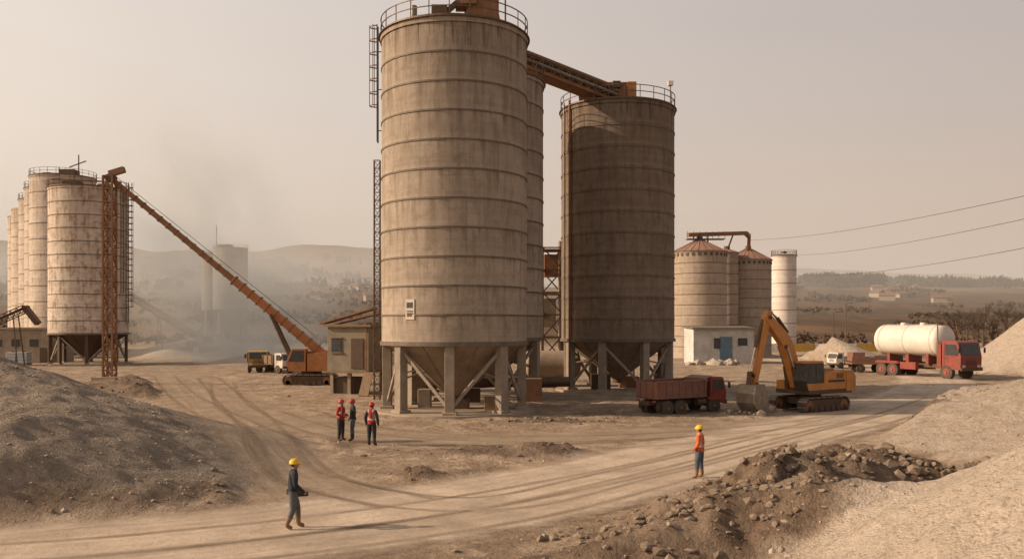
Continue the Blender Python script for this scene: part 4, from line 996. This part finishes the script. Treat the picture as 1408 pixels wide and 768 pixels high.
person('worker_in_dark_jacket',(-7.1,38.9),math.radians(200),stand2,'cloth_dark','cloth_dark','cloth_denim','boot_black','helmet_red',scale=1.06)

# ------------------------------------------------------------------ vegetation
def bare_tree(x,y,h):
    b=MB()
    def br(p,d,l,r,k):
        q=p+d*l; b.cyl(p,q,r,r*.68,'bark',5 if k>2 else 3,False)
        if k==0: return
        n=3 if k>1 else 4
        for i in range(n):
            ax=Vector((random.uniform(-1,1),random.uniform(-1,1),random.uniform(-.2,.5)))
            nd=(d*(1.0)+ax*.62+Vector((0,0,.12))).normalized(); br(p.lerp(q,random.uniform(.55,1)),nd,l*random.uniform(.62,.8),r*.55,k-1)
    br(Vector((0,0,-.2)),Vector((random.uniform(-.08,.08),0,1)).normalized(),h*.3,h*.022,5)
    b.build('bare_tree',None,(x,y,gz(x,y)),recalc=False)
for i in range(11):
    y=random.uniform(128,165); px=1312+i*14+random.uniform(-5,5); bare_tree((px-704)/1200*y,y,random.uniform(8.5,12.5))
def mass(name,P,hmin,hmax,mat,conifer=.6):
    P=np.array(P); z=terrain(P[:,0],P[:,1])[0]; V=[];Fc=[];o=0
    for (x,y),zz in zip(P,z):
        h=rng.uniform(hmin,hmax)
        if rng.rand()<conifer:
            for k in range(3):
                r=h*(.24-.055*k)*rng.uniform(.8,1.2); z0=h*(.08+.25*k); n=6; a0=rng.uniform(0,6)
                q=[[x+r*rng.uniform(.7,1.25)*math.cos(a0+6.283*i/n),y+r*rng.uniform(.7,1.25)*math.sin(a0+6.283*i/n),zz+z0+rng.uniform(-.04,.04)*h] for i in range(n)]+[[x,y,zz+z0+h*.48]]
                V+=q; Fc+=[(o+i,o+(i+1)%n,o+n) for i in range(n)]; o+=n+1
        else:
            for k in range(16):
                a=rng.uniform(0,6.28); rr=h*.34*rng.rand()**.5; cz=h*(.35+.5*rng.rand()); s=h*.16
                c=np.array([x+rr*math.cos(a),y+rr*math.sin(a),zz+cz]); q=c+rng.randn(4,3)*s*.8
                V+=q.tolist(); Fc+=[(o,o+1,o+2),(o,o+2,o+3),(o+1,o+2,o+3)]; o+=4
            V+=[[x-.02*h,y,zz-1],[x+.02*h,y,zz-1],[x,y,zz+h*.5]];Fc+=[(o,o+1,o+2)];o+=3
    me=bpy.data.meshes.new(name); me.from_pydata(V,[],Fc); me.materials.append(M[mat]); me.update()
    ob=bpy.data.objects.new(name,me); scene.collection.objects.link(ob)
def band(n,y0,y1,p0,p1,clump=.5):
    out=[]
    while len(out)<n:
        y=rng.uniform(y0,y1,2000); px=rng.uniform(p0,p1,2000); x=(px-704)/1200*y
        c=fbm(x/45,y/45,3,91)
        for a,b_,cc in zip(x,y,c):
            if cc>clump*.2-.02 and len(out)<n: out.append((a,b_))
    return out
mass('distant_forest',band(2200,800,1000,1080,1270,.2)+band(1100,820,1020,1270,1500,.7)+band(500,700,950,880,1080,.8)+band(1100,900,1350,-60,560,.5),7,14,'foliage_dark',.65)
mass('hillside_scrub',band(1600,300,760,900,1560,.7)+band(1500,300,900,-150,560,.5)+band(200,210,260,-150,560,.2)+band(140,180,260,1000,1560,.2),1.2,3.8,'scrub_brown',.1)

# ------------------------------------------------------------------ overhead lines and pole
b=MB(); g=gz(36,45)
b.cyl((36,45,g-1),(36,45,15.5),.18,.12,'wood',12)
for z in(13.9,12.7,11.0): b.beam((35.2,45,z),(36.8,45,z),.1,.1,'wood'); b.cyl((35.3,45,z),(35.3,45,z+.15),.04,.04,'white_paint',8)
b.build('utility_pole')
b=MB()
for p,q,sag in(((41,150,19.9),(35.5,45,13.9),1.0),((56,180,19.8),(35.5,45,12.7),1.2),((55.9,178,15.7),(35.5,45,11.0),1.4)):
    p=Vector(p);q=Vector(q); pr=None
    for i in range(41):
        t=i/40; c=p.lerp(q,t)-Vector((0,0,sag*4*t*(1-t)))
        if pr: b.cyl(pr,c,.022,.022,'black_part',5,False)
        pr=c
b.build('overhead_power_lines',recalc=False)
for (x,y,h) in((88,230,11),(70,190,8)):
    b=MB(); g=gz(x,y); b.cyl((x,y,g),(x,y,g+h),.14,.09,'rail_steel',8); b.beam((x,y,g+h),(x+1.5,y,g+h+.2),.1,.1,'rail_steel'); b.box((x+1.6,y,g+h+.15),(.6,.3,.15),'steel_bare'); b.build('street_lamp')

# ------------------------------------------------------------------ dust plumes and haze (real volumes)
def dust(name,c,r,rot,dens,scale,thr=.42,col=(1,.9,.8),pw=1.2):
    m,t=nt(name+'_mat'); k=N(t)
    tc=t.nodes.new('ShaderNodeTexCoord').outputs['Object']
    ln=t.nodes.new('ShaderNodeVectorMath'); ln.operation='LENGTH'; k.l(tc,ln.inputs[0])
    fall=k.ramp(ln.outputs['Value'],.1,1.0,1,0)
    nz=k.noise(tc,scale,4,.62,.8)
    d=k.math('MULTIPLY',k.math('POWER',fall,pw),k.ramp(nz,thr-.06,thr+.22))
    d=k.math('MULTIPLY',d,dens)
    v=t.nodes.new('ShaderNodeVolumePrincipled'); v.inputs['Color'].default_value=(*col,1); v.inputs['Anisotropy'].default_value=0
    try: v.inputs['Absorption Color'].default_value=(.8,.65,.52,1)
    except Exception as ex: print(ex)
    k.l(d,v.inputs['Density']); o=t.nodes.new('ShaderNodeOutputMaterial'); k.l(v.outputs[0],o.inputs['Volume'])
    try: m.cycles.volume_step_rate=2.5
    except Exception as ex: print(ex)
    b=MB(); b.sphere((0,0,0),(1,1,1),m,20,12); ob=b.build(name,None,c); ob.scale=r; ob.rotation_euler=rot; return ob
dust('dust_cloud',(-53,150,21),(19,11,34),(0,math.radians(-26),0),.14,2.4,.44,(1,.90,.81))
dust('dust_cloud',(-43,132,7),(23,11,16),(0,math.radians(10),0),.17,2.4,.38,(1,.93,.86))
dust('dust_cloud',(-34,118,2),(15,9,7),(0,0,0),.12,2.2,.36,(1,.93,.86))
m,t=nt('haze_air'); v=t.nodes.new('ShaderNodeVolumeScatter'); v.inputs['Color'].default_value=(1,.92,.85,1); v.inputs['Density'].default_value=.0013; v.inputs['Anisotropy'].default_value=.0
o=t.nodes.new('ShaderNodeOutputMaterial'); t.links.new(v.outputs[0],o.inputs['Volume'])
b=MB(); b.box((0,2700,40),(8600,4600,120),m); b.build('haze_air')

# ------------------------------------------------------------------ light and sky
elev=math.radians(27); S=Vector((-math.cos(elev)*.998,-math.cos(elev)*.06,math.sin(elev)))
L=bpy.data.lights.new('sun','SUN'); L.energy=5.0; L.angle=math.radians(1.0); L.color=(1,.80,.60)
so=bpy.data.objects.new('sun',L); scene.collection.objects.link(so); so.rotation_euler=(-S).to_track_quat('-Z','Y').to_euler()
w=bpy.data.worlds.new('World'); scene.world=w; w.use_nodes=True; t=w.node_tree; t.nodes.clear(); k=N(t)
sky=t.nodes.new('ShaderNodeTexSky'); sky.sky_type='NISHITA'; sky.sun_disc=False; sky.sun_elevation=elev; sky.sun_rotation=math.atan2(S.x,S.y); sky.dust_density=8; sky.air_density=1.5
tc=t.nodes.new('ShaderNodeTexCoord').outputs['Generated']; sp=t.nodes.new('ShaderNodeSeparateXYZ'); k.l(tc,sp.inputs[0])
fx=k.ramp(sp.outputs[0],-.55,.6,1,0); fz=k.ramp(sp.outputs[2],0,.4)
hor=k.mix(fx,(.60,.43,.355),(.82,.67,.56)); top=k.mix(fx,(.42,.355,.325),(.80,.695,.61))
col=k.mix(fz,hor,top)
cl=k.noise(k.mapping(tc,(1,1,3)),1.6,5,.5,.4); col=k.mix(k.ramp(cl,.3,.7,0,.12),col,(.78,.65,.56))
col=k.mix(k.ramp(sp.outputs[2],.38,.8),col,(.25,.235,.23))
b1=t.nodes.new('ShaderNodeBackground'); b1.inputs[1].default_value=.05; k.l(k.mix(.6,sky.outputs[0],(1,.86,.74),'MULTIPLY'),b1.inputs[0])
b2=t.nodes.new('ShaderNodeBackground'); b2.inputs[1].default_value=.86; k.l(col,b2.inputs[0])
ad=t.nodes.new('ShaderNodeAddShader'); k.l(b1.outputs[0],ad.inputs[0]); k.l(b2.outputs[0],ad.inputs[1])
o=t.nodes.new('ShaderNodeOutputWorld'); k.l(ad.outputs[0],o.inputs[0])

cam=bpy.data.cameras.new('camera'); cam.sensor_width=36; cam.lens=1200/1408*36; cam.shift_y=64/1408; cam.clip_end=12000; cam.clip_start=.1
co=bpy.data.objects.new('camera',cam); scene.collection.objects.link(co); co.location=(0,0,5.1); co.rotation_euler=(math.radians(90),0,0); scene.camera=co
